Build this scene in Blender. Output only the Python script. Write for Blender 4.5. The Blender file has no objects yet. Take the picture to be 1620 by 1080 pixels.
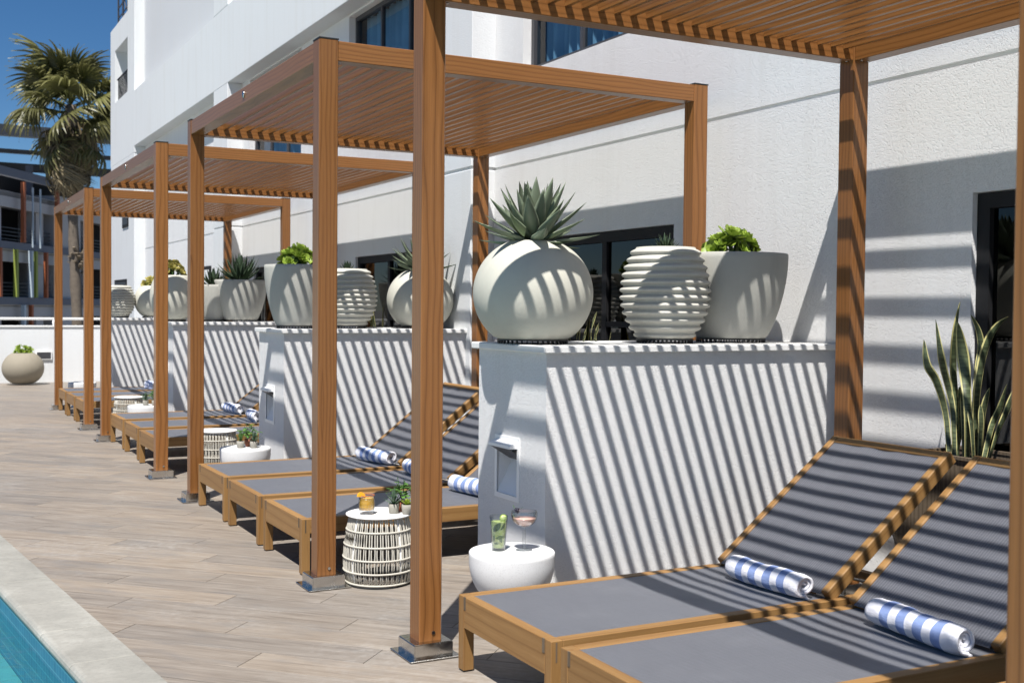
import bpy, bmesh, math, random
from mathutils import Vector, Matrix, Euler
R = math.radians
random.seed(7)
sc = bpy.context.scene
C = sc.collection

# ------------------------------------------------------------------ camera
CAM_H = 1.4177
YAW, PIT, ROL = R(27.95), R(1.572), R(0.5102)
fw = Vector((math.sin(YAW)*math.cos(PIT), math.cos(YAW)*math.cos(PIT), -math.sin(PIT)))
rt = Vector((math.cos(YAW), -math.sin(YAW), 0.0)); up = rt.cross(fw)
rt, up = rt*math.cos(ROL)+up*math.sin(ROL), up*math.cos(ROL)-rt*math.sin(ROL)
cd = bpy.data.cameras.new('camera'); cam = bpy.data.objects.new('camera', cd); C.objects.link(cam)
cam.matrix_world = Matrix(((rt.x, up.x, -fw.x, 0), (rt.y, up.y, -fw.y, 0), (rt.z, up.z, -fw.z, CAM_H), (0, 0, 0, 1)))
cd.sensor_width = 36; cd.lens = 1822.2/1620*36; cd.clip_start = 0.05; cd.clip_end = 5000
cd.dof.use_dof = True; cd.dof.focus_distance = 5.6; cd.dof.aperture_fstop = 5.6
sc.camera = cam
# ------------------------------------------------------------------ sky, sun, exposure
LD = Vector((0.345, 0.45, -1.0)).normalized()
w = bpy.data.worlds.new('World'); sc.world = w; w.use_nodes = True
nt = w.node_tree; nt.nodes.clear()
sky = nt.nodes.new('ShaderNodeTexSky'); sky.sky_type = 'NISHITA'; sky.sun_disc = False
sky.sun_elevation = math.asin(-LD.z); sky.sun_rotation = math.atan2(-LD.x, -LD.y)
sky.air_density = 0.85; sky.dust_density = 0.1; sky.ozone_density = 7.0
bg = nt.nodes.new('ShaderNodeBackground'); bg.inputs['Strength'].default_value = 0.054
wo = nt.nodes.new('ShaderNodeOutputWorld')
hs = nt.nodes.new('ShaderNodeHueSaturation'); hs.inputs['Saturation'].default_value = 1.17; nt.links.new(sky.outputs[0], hs.inputs['Color']); nt.links.new(hs.outputs[0], bg.inputs[0]); nt.links.new(bg.outputs[0], wo.inputs[0])
sl = bpy.data.lights.new('sun', 'SUN'); sl.energy = 5.0; sl.angle = R(0.53); sl.color = (1.0, 0.965, 0.92)
so = bpy.data.objects.new('sun', sl); C.objects.link(so); so.rotation_euler = LD.to_track_quat('-Z', 'Y').to_euler(); so.location = (-3, -4, 9)
vs = sc.view_settings; vs.view_transform = 'Standard'; vs.look = 'None'; vs.exposure = 0.64; vs.gamma = 1.0; vs.use_curve_mapping = False
sc.render.engine = 'CYCLES'

# ------------------------------------------------------------------ material helpers
class N:
    def __init__(s, name):
        s.m = bpy.data.materials.new(name); s.m.use_nodes = True; s.t = s.m.node_tree
        s.b = s.t.nodes['Principled BSDF']; s.o = s.t.nodes['Material Output']
    def n(s, ty, **k):
        nd = s.t.nodes.new('ShaderNode'+ty)
        for a, v in k.items(): setattr(nd, a, v)
        return nd
    def l(s, a, b): s.t.links.new(a, b)
    def val(s, sock, v):
        if hasattr(v, 'links') or hasattr(v, 'is_linked'): s.l(v, sock)
        else: sock.default_value = v
    def math(s, op, a, b=None, c=None, clamp=False):
        nd = s.n('Math', operation=op); nd.use_clamp = clamp
        for i, v in enumerate((a, b, c)):
            if v is not None: s.val(nd.inputs[i], v)
        return nd.outputs[0]
    def pos(s): return s.n('NewGeometry').outputs['Position']
    def obj(s): return s.n('TexCoord').outputs['Object']
    def rnd(s): return s.n('ObjectInfo').outputs['Random']
    def mapping(s, v, scale=(1,1,1), rot=(0,0,0), loc=(0,0,0)):
        nd = s.n('Mapping'); s.l(v, nd.inputs['Vector'])
        nd.inputs['Scale'].default_value = scale; nd.inputs['Rotation'].default_value = rot
        s.val(nd.inputs['Location'], loc) if not isinstance(loc, tuple) else setattr(nd.inputs['Location'], 'default_value', loc)
        return nd.outputs[0]
    def noise(s, v, scale, detail=3, rough=0.55, dist=0.0, out=0):
        nd = s.n('TexNoise'); s.l(v, nd.inputs['Vector']); nd.inputs['Scale'].default_value = scale
        nd.inputs['Detail'].default_value = detail; nd.inputs['Roughness'].default_value = rough; nd.inputs['Distortion'].default_value = dist
        return nd.outputs[out]
    def ramp(s, f, stops, interp='LINEAR'):
        nd = s.n('ValToRGB'); nd.color_ramp.interpolation = interp; e = nd.color_ramp.elements
        while len(e) < len(stops): e.new(0.5)
        for i, (p, c) in enumerate(stops):
            e[i].position = p; e[i].color = (c if isinstance(c, tuple) else (c, c, c))[:3] + (1,)
        s.l(f, nd.inputs[0]); return nd.outputs[0]
    def mix(s, f, a, b, mode='MIX'):
        nd = s.n('Mix', data_type='RGBA', blend_type=mode)
        s.val(nd.inputs[0], f)
        for i, v in ((6, a), (7, b)):
            if isinstance(v, tuple): nd.inputs[i].default_value = v[:3]+(1,)
            else: s.l(v, nd.inputs[i])
        return nd.outputs[2]
    def bump(s, h, strength=0.3, dist=0.01):
        nd = s.n('Bump'); nd.inputs['Strength'].default_value = strength; nd.inputs['Distance'].default_value = dist
        s.l(h, nd.inputs['Height']); s.l(nd.outputs[0], s.b.inputs['Normal']); return nd
    def col(s, c):
        if isinstance(c, tuple): s.b.inputs['Base Color'].default_value = c[:3]+(1,)
        else: s.l(c, s.b.inputs['Base Color'])
    def set(s, rough=None, metal=None, spec=None):
        if rough is not None: s.val(s.b.inputs['Roughness'], rough)
        if metal is not None: s.b.inputs['Metallic'].default_value = metal
        if spec is not None: s.b.inputs['Specular IOR Level'].default_value = spec
        return s

def plain(name, c, rough=0.6, metal=0.0, spec=0.5, var=0.12, scale=12.0, bump=0.0):
    k = N(name); v = k.obj(); f = k.noise(v, scale, 4)
    k.col(k.mix(f, tuple(x*(1-var) for x in c), tuple(min(1, x*(1+var)) for x in c))); k.set(rough, metal, spec)
    if bump: k.bump(k.noise(v, scale*6, 4), bump, 0.004)
    return k.m

def wood(name, axis, dark, mid, light, ring=24.0, rough=0.5, dist=3.5, grain=0.35, along=0.16):
    """long-grained wood; axis = direction of the grain in object space"""
    k = N(name); v = k.obj()
    sq = [1.0, 1.0, 1.0]; sq[axis] = along
    rn = k.rnd(); cb = k.n('CombineXYZ')
    k.l(k.math('MULTIPLY', rn, 0.7), cb.inputs[0]); k.l(k.math('MULTIPLY', rn, 1.3), cb.inputs[1]); k.l(k.math('MULTIPLY', rn, 2.1), cb.inputs[2])
    ad = k.n('VectorMath', operation='ADD'); k.l(v, ad.inputs[0]); k.l(cb.outputs[0], ad.inputs[1])
    p = k.mapping(ad.outputs[0], tuple(sq))
    wv = k.n('TexWave', wave_type='RINGS', rings_direction='XYZ'[axis]); wv.wave_profile = 'SAW'
    k.l(p, wv.inputs['Vector']); wv.inputs['Scale'].default_value = ring; wv.inputs['Distortion'].default_value = dist
    wv.inputs['Detail'].default_value = 1.5; wv.inputs['Detail Scale'].default_value = 0.6
    sf = [60.0, 60.0, 60.0]; sf[axis] = 1.6
    fib = k.noise(k.mapping(ad.outputs[0], tuple(sf)), 3.0, 4, 0.7)
    c = k.ramp(wv.outputs['Fac'], [(0.0, mid), (0.45, light), (0.76, mid), (0.90, dark), (0.97, mid)])
    c = k.mix(k.math('MULTIPLY', k.ramp(fib, [(0.35, 1.0), (0.6, 0.0)]), grain), c, dark)
    big = k.noise(k.mapping(ad.outputs[0], tuple(6 if i != axis else 0.8 for i in range(3))), 1.0, 2)
    c = k.mix(k.math('MULTIPLY', big, 0.3), c, mid)
    hv = k.n('HueSaturation'); k.l(c, hv.inputs['Color'])
    k.l(k.math('ADD', k.math('MULTIPLY', rn, 0.22), 0.9), hv.inputs['Value']); k.col(hv.outputs[0])
    k.set(rough, 0, 0.4); k.bump(fib, 0.12, 0.002)
    return k.m

M = {}
PD, PM, PL = (0.110, 0.043, 0.012), (0.208, 0.086, 0.0250), (0.252, 0.108, 0.033)
for i, a in enumerate('xyz'):
    M['per_'+a] = wood('pergola_wood_'+a, i, PD, PM, PL, 15.0, 0.32, 8.0, 0.3)
    M['teak_'+a] = wood('teak_'+a, i, (0.185, 0.092, 0.028), (0.255, 0.138, 0.046), (0.29, 0.163, 0.058), 7.0, 0.55, 9.0, 0.5, 0.12)
M['greyboard'] = wood('weathered_board', 2, (0.05, 0.036, 0.024), (0.115, 0.085, 0.055), (0.15, 0.115, 0.08), 16.0, 0.75, 4.0, 0.5)

def stucco(name, c=(0.705, 0.705, 0.70), scale=112.0, strength=0.55, dist=0.0045, dirt=0.0):
    k = N(name); v = k.pos()
    n1 = k.noise(v, scale, 5, 0.6, 0.6)
    pit = k.ramp(n1, [(0.36, 0.0), (0.50, 1.0)])
    n2 = k.noise(v, scale*3.1, 3, 0.6)
    big = k.noise(v, 0.9, 4, 0.6)
    h = k.math('ADD', k.math('MULTIPLY', pit, 0.8), k.math('MULTIPLY', n2, 0.35))
    cc = k.mix(big, tuple(x*0.95 for x in c), c)
    cc = k.mix(k.math('MULTIPLY', k.ramp(n1, [(0.30, 1.0), (0.42, 0.0)]), 0.12), cc, tuple(x*0.72 for x in c))
    if dirt:
        st = k.noise(k.mapping(v, (7, 7, 0.5)), 1.0, 4, 0.65)
        cc = k.mix(k.math('MULTIPLY', k.ramp(st, [(0.5, 0.0), (0.75, 1.0)]), dirt), cc, (0.55, 0.54, 0.51))
    k.col(cc); k.set(0.85, 0, 0.25); k.bump(h, strength, dist)
    return k.m
M['stucco'] = stucco('white_stucco', dirt=0.26)
M['stucco_smooth'] = stucco('white_plaster', (0.655, 0.668, 0.672), 60.0, 0.3, 0.004, dirt=0.35)
M['ledge'] = stucco('ledge_plaster', (0.70, 0.70, 0.685), 90.0, 0.15, 0.003, dirt=0.35)
M['white_paint'] = plain('white_painted_metal', (0.80, 0.80, 0.79), 0.4, var=0.03)
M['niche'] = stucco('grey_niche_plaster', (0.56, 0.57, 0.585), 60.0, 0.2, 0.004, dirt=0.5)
M['soffit'] = stucco('soffit_plaster', (0.5, 0.49, 0.45), 40.0, 0.2, 0.003)

def floor_mat():
    k = N('wood_look_porcelain'); v = k.pos()
    p = k.mapping(v, rot=(0, 0, R(45)))            # u along the plank, v across
    sp = k.n('SeparateXYZ'); k.l(p, sp.inputs[0])
    row = k.math('FLOOR', k.math('DIVIDE', sp.outputs[1], 0.2))
    off = k.math('MULTIPLY', k.math('FRACT', k.math('MULTIPLY', k.math('ADD', row, 500.0), 0.377)), 1.2)
    cl = k.math('FLOOR', k.math('DIVIDE', k.math('SUBTRACT', sp.outputs[0], off), 1.2))
    cb = k.n('CombineXYZ'); k.l(row, cb.inputs[0]); k.l(cl, cb.inputs[1])
    wn = k.n('TexWhiteNoise', noise_dimensions='3D'); k.l(cb.outputs[0], wn.inputs['Vector'])
    add = k.n('VectorMath', operation='MULTIPLY_ADD'); k.l(wn.outputs['Color'], add.inputs[0]); add.inputs[1].default_value = (9, 9, 9); k.l(p, add.inputs[2])
    g = k.noise(k.mapping(add.outputs[0], (1.1, 16, 1)), 2.2, 5, 0.62, 0.5)
    g2 = k.noise(k.mapping(add.outputs[0], (3, 90, 1)), 2.0, 3, 0.6)
    blot = k.noise(k.mapping(add.outputs[0], (1.3, 4.0, 1)), 1.6, 3, 0.6, 0.3)
    c = k.ramp(g, [(0.22, (0.118, 0.096, 0.078)), (0.42, (0.222, 0.186, 0.150)), (0.60, (0.275, 0.236, 0.194)), (0.85, (0.335, 0.30, 0.26))])
    c = k.mix(k.math('MULTIPLY', k.ramp(g2, [(0.4, 1.0), (0.6, 0.0)]), 0.30), c, (0.125, 0.104, 0.084))
    c = k.mix(k.math('MULTIPLY', k.ramp(blot, [(0.52, 0.0), (0.74, 1.0)]), 0.7), c, (0.165, 0.155, 0.145))
    hv = k.n('HueSaturation'); k.l(c, hv.inputs['Color'])
    k.l(k.math('ADD', k.math('MULTIPLY', wn.outputs['Value'], 0.26), 0.89), hv.inputs['Value']); k.l(k.math('ADD', k.math('MULTIPLY', wn.outputs['Value'], 0.3), 0.8), hv.inputs['Saturation'])
    dust = k.noise(v, 0.8, 5, 0.65); spk = k.noise(v, 26, 3, 0.6)
    dm = k.math('MULTIPLY', k.ramp(dust, [(0.5, 0.0), (0.72, 1.0)]), k.math('ADD', k.math('MULTIPLY', k.ramp(spk, [(0.45, 0.0), (0.7, 1.0)]), 0.45), 0.12))
    k.col(k.mix(dm, hv.outputs[0], (0.42, 0.405, 0.38)))
    k.set(k.ramp(g, [(0.3, 0.5), (0.7, 0.62)]), 0, 0.35); k.bump(g2, 0.18, 0.002)
    return k.m
M['floor'] = floor_mat()
M['bounce_paving'] = plain('bounce_paving', (0.64, 0.62, 0.58), 0.85, var=0.12, scale=2.0)  # kept pale so the unseen far deck bounces light
M['grout'] = plain('grout', (0.22, 0.20, 0.175), 0.9, var=0.45, scale=8)
def coping_mat():
    k = N('coping_stone'); v = k.pos()
    a = k.noise(v, 2.2, 6, 0.68, 0.4); b = k.noise(v, 45, 5, 0.65)
    c = k.ramp(a, [(0.24, (0.215, 0.210, 0.188)), (0.5, (0.29, 0.282, 0.252)), (0.7, (0.385, 0.375, 0.34))])
    c = k.mix(k.math('MULTIPLY', k.ramp(b, [(0.35, 1.0), (0.55, 0.0)]), 0.3), c, (0.18, 0.176, 0.16))
    hv = k.n('HueSaturation'); k.l(c, hv.inputs['Color']); k.l(k.math('ADD', k.math('MULTIPLY', k.rnd(), 0.2), 0.9), hv.inputs['Value'])
    k.col(hv.outputs[0]); k.set(0.75, 0, 0.3); k.bump(b, 0.3, 0.004); return k.m
M['coping'] = coping_mat()
def pooltile():
    k = N('blue_pool_tile'); v = k.obj()
    bt = k.n('TexBrick'); bt.offset = 0.0; sp = k.n('SeparateXYZ'); cb = k.n('CombineXYZ'); k.l(v, sp.inputs[0]); k.l(sp.outputs[1], cb.inputs[0]); k.l(sp.outputs[2], cb.inputs[1]); k.l(cb.outputs[0], bt.inputs['Vector'])
    bt.inputs['Scale'].default_value = 1.0; bt.inputs['Brick Width'].default_value = 0.05; bt.inputs['Row Height'].default_value = 0.05
    bt.inputs['Mortar Size'].default_value = 0.0022
    bt.inputs['Color1'].default_value = (0.010, 0.075, 0.16, 1); bt.inputs['Color2'].default_value = (0.016, 0.105, 0.20, 1); bt.inputs['Mortar'].default_value = (0.10, 0.24, 0.31, 1)
    k.col(bt.outputs['Color']); k.set(0.35, 0, 0.4); return k.m
M['pooltile'] = pooltile()
M['poolplaster'] = plain('pool_plaster', (0.20, 0.37, 0.385), 0.8, var=0.12, scale=1.5)
def water():
    k = N('pool_water'); k.t.nodes.remove(k.b)
    tr = k.n('BsdfTransparent'); tr.inputs[0].default_value = (0.62, 0.92, 0.95, 1)
    gl = k.n('BsdfGlossy'); gl.inputs['Roughness'].default_value = 0.02
    fr = k.n('Fresnel'); fr.inputs[0].default_value = 1.33
    bp = k.n('Bump'); bp.inputs['Strength'].default_value = 0.6; bp.inputs['Distance'].default_value = 0.03
    k.l(k.noise(k.pos(), 5.0, 3, 0.5, 0.8), bp.inputs['Height'])
    k.l(bp.outputs[0], gl.inputs['Normal']); k.l(bp.outputs[0], fr.inputs['Normal'])
    mx = k.n('MixShader'); k.l(fr.outputs[0], mx.inputs[0]); k.l(tr.outputs[0], mx.inputs[1]); k.l(gl.outputs[0], mx.inputs[2]); k.l(mx.outputs[0], k.o.inputs[0]); return k.m
M['water'] = water()
def clearglass(name, tint=(0.97, 0.98, 0.98), edge0=0.05, rough=0.0, rim=None, refl=0.6):
    k = N(name); k.t.nodes.remove(k.b)
    tr = k.n('BsdfTransparent'); tr.inputs[0].default_value = tint+(1,)
    gl = k.n('BsdfGlossy'); gl.inputs['Roughness'].default_value = rough
    lw = k.n('LayerWeight'); lw.inputs[0].default_value = 0.5
    f = k.math('ADD', k.math('MULTIPLY', k.math('POWER', lw.outputs['Facing'], 2.5), refl), edge0, clamp=True)
    if rim: k.l(k.mix(k.math('POWER', lw.outputs['Facing'], 1.6), tint, rim), tr.inputs[0])
    mx = k.n('MixShader'); k.l(f, mx.inputs[0]); k.l(tr.outputs[0], mx.inputs[1]); k.l(gl.outputs[0], mx.inputs[2]); k.l(mx.outputs[0], k.o.inputs[0]); return k.m
M['glass'] = clearglass('drinking_glass', (0.98, 0.985, 0.985), 0.06, rim=(0.52, 0.56, 0.58))
M['pane'] = clearglass('window_pane', (0.55, 0.68, 0.76), refl=0.22)
M['pane_dark'] = clearglass('dark_window_pane', (0.10, 0.11, 0.12), refl=0.3)
def sling():
    k = N('grey_woven_sling'); v = k.obj()
    sp = k.n('SeparateXYZ'); k.l(v, sp.inputs[0])
    a = k.math('SINE', k.math('MULTIPLY', sp.outputs[0], 1050.0)); b = k.math('SINE', k.math('MULTIPLY', sp.outputs[1], 520.0))
    th = k.noise(k.mapping(v, (220, 6, 1)), 1.0, 2); th2 = k.noise(k.mapping(v, (6, 220, 1)), 1.0, 2)
    f = k.math('ADD', k.math('MULTIPLY', a, 0.18), k.math('ADD', k.math('MULTIPLY', b, 0.20), k.math('ADD', k.math('MULTIPLY', th, 0.45), k.math('MULTIPLY', th2, 0.4))))
    big = k.noise(v, 3.0, 4, 0.6)
    c = k.ramp(f, [(0.15, (0.050, 0.052, 0.062)), (0.5, (0.088, 0.092, 0.108)), (0.8, (0.135, 0.140, 0.162))])
    c = k.mix(k.math('MULTIPLY', k.ramp(big, [(0.5, 0.0), (0.75, 1.0)]), 0.2), c, (0.15, 0.154, 0.165))
    k.col(c); k.set(0.5, 0, 0.55); k.b.inputs['Sheen Weight'].default_value = 0.25; k.bump(f, 0.25, 0.0015)
    return k.m
M['sling'] = sling()
M['concrete'] = None
def concrete(name, c, speck=0.0, bump=0.15, scale=70, rough=0.85, stain=0.25):
    k = N(name); v = k.obj()
    a = k.noise(v, 4.0, 5, 0.65); b = k.noise(v, scale, 4, 0.6); st = k.noise(k.mapping(v, (9, 9, 1.2)), 1.0, 4, 0.65)
    cc = k.mix(a, tuple(x*0.88 for x in c), tuple(min(1, x*1.06) for x in c))
    cc = k.mix(k.math('MULTIPLY', k.ramp(st, [(0.5, 0.0), (0.75, 1.0)]), stain), cc, tuple(x*0.72 for x in c))
    if speck:
        vo = k.n('TexVoronoi'); vo.inputs['Scale'].default_value = 170.0; k.l(v, vo.inputs['Vector'])
        cc = k.mix(k.math('MULTIPLY', k.ramp(vo.outputs['Distance'], [(0.16, 1.0), (0.24, 0.0)]), speck), cc, (0.22, 0.21, 0.20))
    k.col(cc); k.set(rough, 0, 0.3); k.bump(b, bump, 0.004); return k.m
M['pot_cream'] = concrete('cream_cast_stone', (0.50, 0.492, 0.425), stain=0.25)
M['pot_grey'] = concrete('grey_cast_stone', (0.405, 0.40, 0.362), speck=0.12, stain=0.3)
M['pot_rib'] = concrete('ribbed_cast_stone', (0.50, 0.49, 0.435), speck=0.5, bump=0.3)
M['pot_tan'] = concrete('tan_cast_stone', (0.27, 0.24, 0.185))
M['terrazzo'] = concrete('white_terrazzo', (0.73, 0.73, 0.725), speck=0.45, bump=0.06, rough=0.6, stain=0.06)
M['smallpot'] = concrete('small_cement_pot', (0.30, 0.285, 0.245), bump=0.3, scale=160)
M['terracotta'] = plain('terracotta', (0.25, 0.08, 0.04), 0.8)
M['soil'] = plain('bark_soil', (0.035, 0.024, 0.016), 0.95, var=0.5, scale=60, bump=0.8)
M['black'] = plain('black_plastic', (0.012, 0.012, 0.013), 0.5)
M['frame'] = plain('dark_bronze_frame', (0.012, 0.012, 0.013), 0.6, spec=0.25)
M['framegrey'] = plain('grey_aluminium_frame', (0.045, 0.045, 0.05), 0.45)
M['dark_room'] = plain('dark_interior', (0.015, 0.015, 0.017), 0.9)
M['curtain'] = plain('blue_curtain', (0.28, 0.42, 0.52), 0.9, var=0.3, scale=3)
M['rope'] = plain('cream_rope', (0.50, 0.475, 0.41), 0.8, var=0.12, scale=40)
M['tabletop'] = plain('white_table_top', (0.80, 0.79, 0.77), 0.45, var=0.02)
def steel():
    k = N('polished_steel'); k.col((0.55, 0.54, 0.52)); k.set(None, 1.0)
    n = k.noise(k.obj(), 30, 4); k.l(k.ramp(n, [(0.3, 0.12), (0.7, 0.30)]), k.b.inputs['Roughness']); k.bump(n, 0.03, 0.002); return k.m
M['steel'] = steel()
M['ring_dark'] = plain('inner_dark', (0.02, 0.02, 0.02), 0.9)  # near-black, for the base rings of the drum tables
def towel():
    k = N('striped_terry_towel'); v = k.obj()
    sp = k.n('SeparateXYZ'); k.l(v, sp.inputs[0])
    wob = k.math('MULTIPLY', k.math('SUBTRACT', k.noise(v, 9, 2), 0.5), 0.010)
    yw = k.math('ADD', sp.outputs[1], wob)
    f = k.math('FRACT', k.math('DIVIDE', k.math('ADD', yw, 0.487), 0.084))
    m = k.math('MULTIPLY', k.math('LESS_THAN', f, 0.5), k.math('MULTIPLY', k.math('GREATER_THAN', yw, -0.155), k.math('LESS_THAN', yw, 0.168)))
    t = k.noise(v, 240, 3, 0.7)
    c = k.mix(m, (0.80, 0.80, 0.84), (0.20, 0.285, 0.54))
    c = k.mix(k.math('MULTIPLY', t, 0.22), c, (0.62, 0.65, 0.78))
    k.col(c); k.set(1.0, 0, 0.0); k.b.inputs['Sheen Weight'].default_value = 0.0
    k.bump(k.math('ADD', t, k.math('MULTIPLY', k.noise(v, 22, 3), 1.5)), 0.9, 0.005); return k.m
M['towel'] = towel()
def leafmat(name, base, tip, rough=0.45, trans=0.15, edge=None, stripes=False, var=0.25):
    k = N(name); uv = k.n('UVMap').outputs[0]; sp = k.n('SeparateXYZ'); k.l(uv, sp.inputs[0])
    c = k.mix(sp.outputs[1], base, tip)
    if stripes:
        z = k.noise(k.mapping(k.obj(), (4, 4, 60)), 1.6, 3, 0.6, 0.6)
        c = k.mix(k.ramp(z, [(0.42, 0.0), (0.58, 1.0)]), c, tuple(x*0.45 for x in base))
    hv = k.n('HueSaturation'); k.l(c, hv.inputs['Color']); k.l(k.math('ADD', k.math('MULTIPLY', k.rnd(), 2*var), 1-var), hv.inputs['Value'])
    c = hv.outputs[0]
    if edge:
        e = k.math('GREATER_THAN', k.math('ABSOLUTE', k.math('SUBTRACT', sp.outputs[0], 0.5)), 0.37)
        c = k.mix(e, c, edge)
    k.col(c); k.set(rough, 0, 0.4)
    if trans:
        tl = k.n('BsdfTranslucent'); k.l(c, tl.inputs[0]); mx = k.n('MixShader'); mx.inputs[0].default_value = trans
        k.l(k.b.outputs[0], mx.inputs[1]); k.l(tl.outputs[0], mx.inputs[2]); k.l(mx.outputs[0], k.o.inputs[0])
    return k.m
M['agave'] = leafmat('agave_leaf', (0.27, 0.32, 0.215), (0.16, 0.20, 0.135), 0.45, 0.05)
M['agave2'] = leafmat('dark_agave_leaf', (0.065, 0.10, 0.055), (0.045, 0.075, 0.04), 0.5, 0.05)
M['aeonium'] = leafmat('aeonium_leaf', (0.10, 0.185, 0.025), (0.24, 0.325, 0.045), 0.4, 0.2)
M['aeonium_y'] = leafmat('yellow_aeonium_leaf', (0.15, 0.22, 0.05), (0.40, 0.33, 0.09), 0.4, 0.2)
M['snake'] = leafmat('snake_plant_leaf', (0.105, 0.130, 0.068), (0.085, 0.112, 0.056), 0.4, 0.08, (0.50, 0.46, 0.20), True)
M['lime'] = leafmat('lime_succulent_leaf', (0.26, 0.40, 0.035), (0.48, 0.58, 0.08), 0.4, 0.2)
M['bush'] = leafmat('bushy_leaf', (0.05, 0.13, 0.025), (0.12, 0.25, 0.05), 0.45, 0.25)
M['spiky'] = leafmat('spiky_succulent_leaf', (0.035, 0.075, 0.035), (0.09, 0.15, 0.09), 0.5, 0.05)
M['palm'] = leafmat('palm_frond', (0.095, 0.105, 0.028), (0.20, 0.19, 0.075), 0.4, 0.25, var=0.4)
M['palm_dead'] = leafmat('dead_palm_frond', (0.115, 0.088, 0.046), (0.26, 0.215, 0.13), 0.8, 0.15, var=0.5)
M['palm_trunk'] = plain('palm_trunk', (0.13, 0.105, 0.08), 0.95, var=0.45, scale=6, bump=0.9)
M['boots'] = plain('palm_boots', (0.17, 0.135, 0.095), 0.95, var=0.5, scale=5, bump=0.6)
M['garage'] = plain('grey_concrete_wall', (0.42, 0.42, 0.43), 0.9, var=0.1, scale=1)
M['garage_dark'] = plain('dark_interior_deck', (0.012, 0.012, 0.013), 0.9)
M['bluebeam'] = plain('slate_blue_steel', (0.105, 0.118, 0.155), 0.6, var=0.08)
M['fin_orange'] = plain('orange_fin', (0.30, 0.085, 0.03), 0.6, var=0.05)
M['fin_green'] = plain('lime_fin', (0.24, 0.29, 0.05), 0.6, var=0.05)
M['fin_grey'] = plain('pale_blue_fin', (0.42, 0.50, 0.56), 0.6, var=0.05)
M['fin_teal'] = plain('teal_fin', (0.13, 0.38, 0.42), 0.6, var=0.05)
M['solar'] = plain('dark_solar_panel', (0.035, 0.04, 0.05), 0.35, var=0.1)
M['ground'] = plain('distant_ground', (0.20, 0.19, 0.17), 0.9, var=0.3, scale=0.1)
M['mojito'] = plain('mojito_liquid', (0.42, 0.52, 0.15), 0.25, var=0.3, scale=40)
M['orange_drink'] = plain('orange_drink', (0.85, 0.47, 0.05), 0.2, var=0.15, scale=60)
M['pink_drink'] = plain('pink_drink', (0.84, 0.50, 0.41), 0.15, var=0.08, scale=30)
M['lime_flesh'] = plain('lime_flesh', (0.46, 0.56, 0.20), 0.4, var=0.2, scale=60)
M['orange_peel'] = plain('orange_slice', (0.72, 0.33, 0.02), 0.4, var=0.1, scale=60)
M['berry'] = plain('blackberry', (0.02, 0.018, 0.035), 0.3, var=0.3, scale=200)
M['ice'] = clearglass('ice', (0.93, 0.96, 0.97))
M['chili'] = plain('chili_salt', (0.45, 0.13, 0.04), 0.9, var=0.4, scale=300)

# ------------------------------------------------------------------ geometry helpers
def link(o, parent=None):
    C.objects.link(o)
    if parent is not None: o.parent = parent
    return o
def mobj(name, me, mat=None, parent=None):
    if mat is not None and not me.materials: me.materials.append(M[mat] if isinstance(mat, str) else mat)
    return link(bpy.data.objects.new(name, me), parent)
def from_bm(name, bm, mat=None, parent=None, smooth=False):
    me = bpy.data.meshes.new(name); bm.to_mesh(me); bm.free()
    if smooth: me.polygons.foreach_set('use_smooth', [True]*len(me.polygons))
    return mobj(name, me, mat, parent)
def empty(name, loc=(0, 0, 0), rz=0.0):
    o = bpy.data.objects.new(name, None); o.empty_display_size = 0.1; link(o); o.location = loc; o.rotation_euler = (0, 0, rz); return o
def tag(o, label=None, cat=None, group=None, kind=None):
    if label: o['label'] = label
    if cat: o['category'] = cat
    if group: o['group'] = group
    if kind: o['kind'] = kind
    return o
def add_box(bm, x0, x1, y0, y1, z0, z1, mtx=None):
    vs_ = [bm.verts.new((x, y, z)) for z in (z0, z1) for y in (y0, y1) for x in (x0, x1)]
    for f in ((0, 2, 3, 1), (4, 5, 7, 6), (0, 1, 5, 4), (2, 6, 7, 3), (0, 4, 6, 2), (1, 3, 7, 5)): bm.faces.new([vs_[i] for i in f])
    if mtx: bmesh.ops.transform(bm, matrix=mtx, verts=vs_)
    return vs_
def box(name, x0, x1, y0, y1, z0, z1, mat, parent=None, bev=0.0):
    bm = bmesh.new(); add_box(bm, x0, x1, y0, y1, z0, z1)
    if bev: bmesh.ops.bevel(bm, geom=list(bm.edges), offset=bev, segments=1, affect='EDGES', profile=0.7)
    return from_bm(name, bm, mat, parent)
def lathe_bm(prof, n=48, bm=None, jit=0.0):
    bm = bm or bmesh.new(); rings = []
    for (r, z) in prof:
        if r < 1e-6: rings.append([bm.verts.new((0, 0, z))])
        else: rings.append([bm.verts.new((r*math.cos(2*math.pi*i/n), r*math.sin(2*math.pi*i/n), z)) for i in range(n)])
    for a, b in zip(rings[:-1], rings[1:]):
        for i in range(n):
            j = (i+1) % n
            if len(a) == 1 and len(b) == 1: continue
            if len(a) == 1: bm.faces.new((a[0], b[j], b[i]))
            elif len(b) == 1: bm.faces.new((a[i], a[j], b[0]))
            else: bm.faces.new((a[i], a[j], b[j], b[i]))
    return bm
def lathe(name, prof, mat, parent=None, n=48, smooth=True):
    bm = lathe_bm(prof, n); bmesh.ops.recalc_face_normals(bm, faces=list(bm.faces))
    return from_bm(name, bm, mat, parent, smooth)
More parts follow.
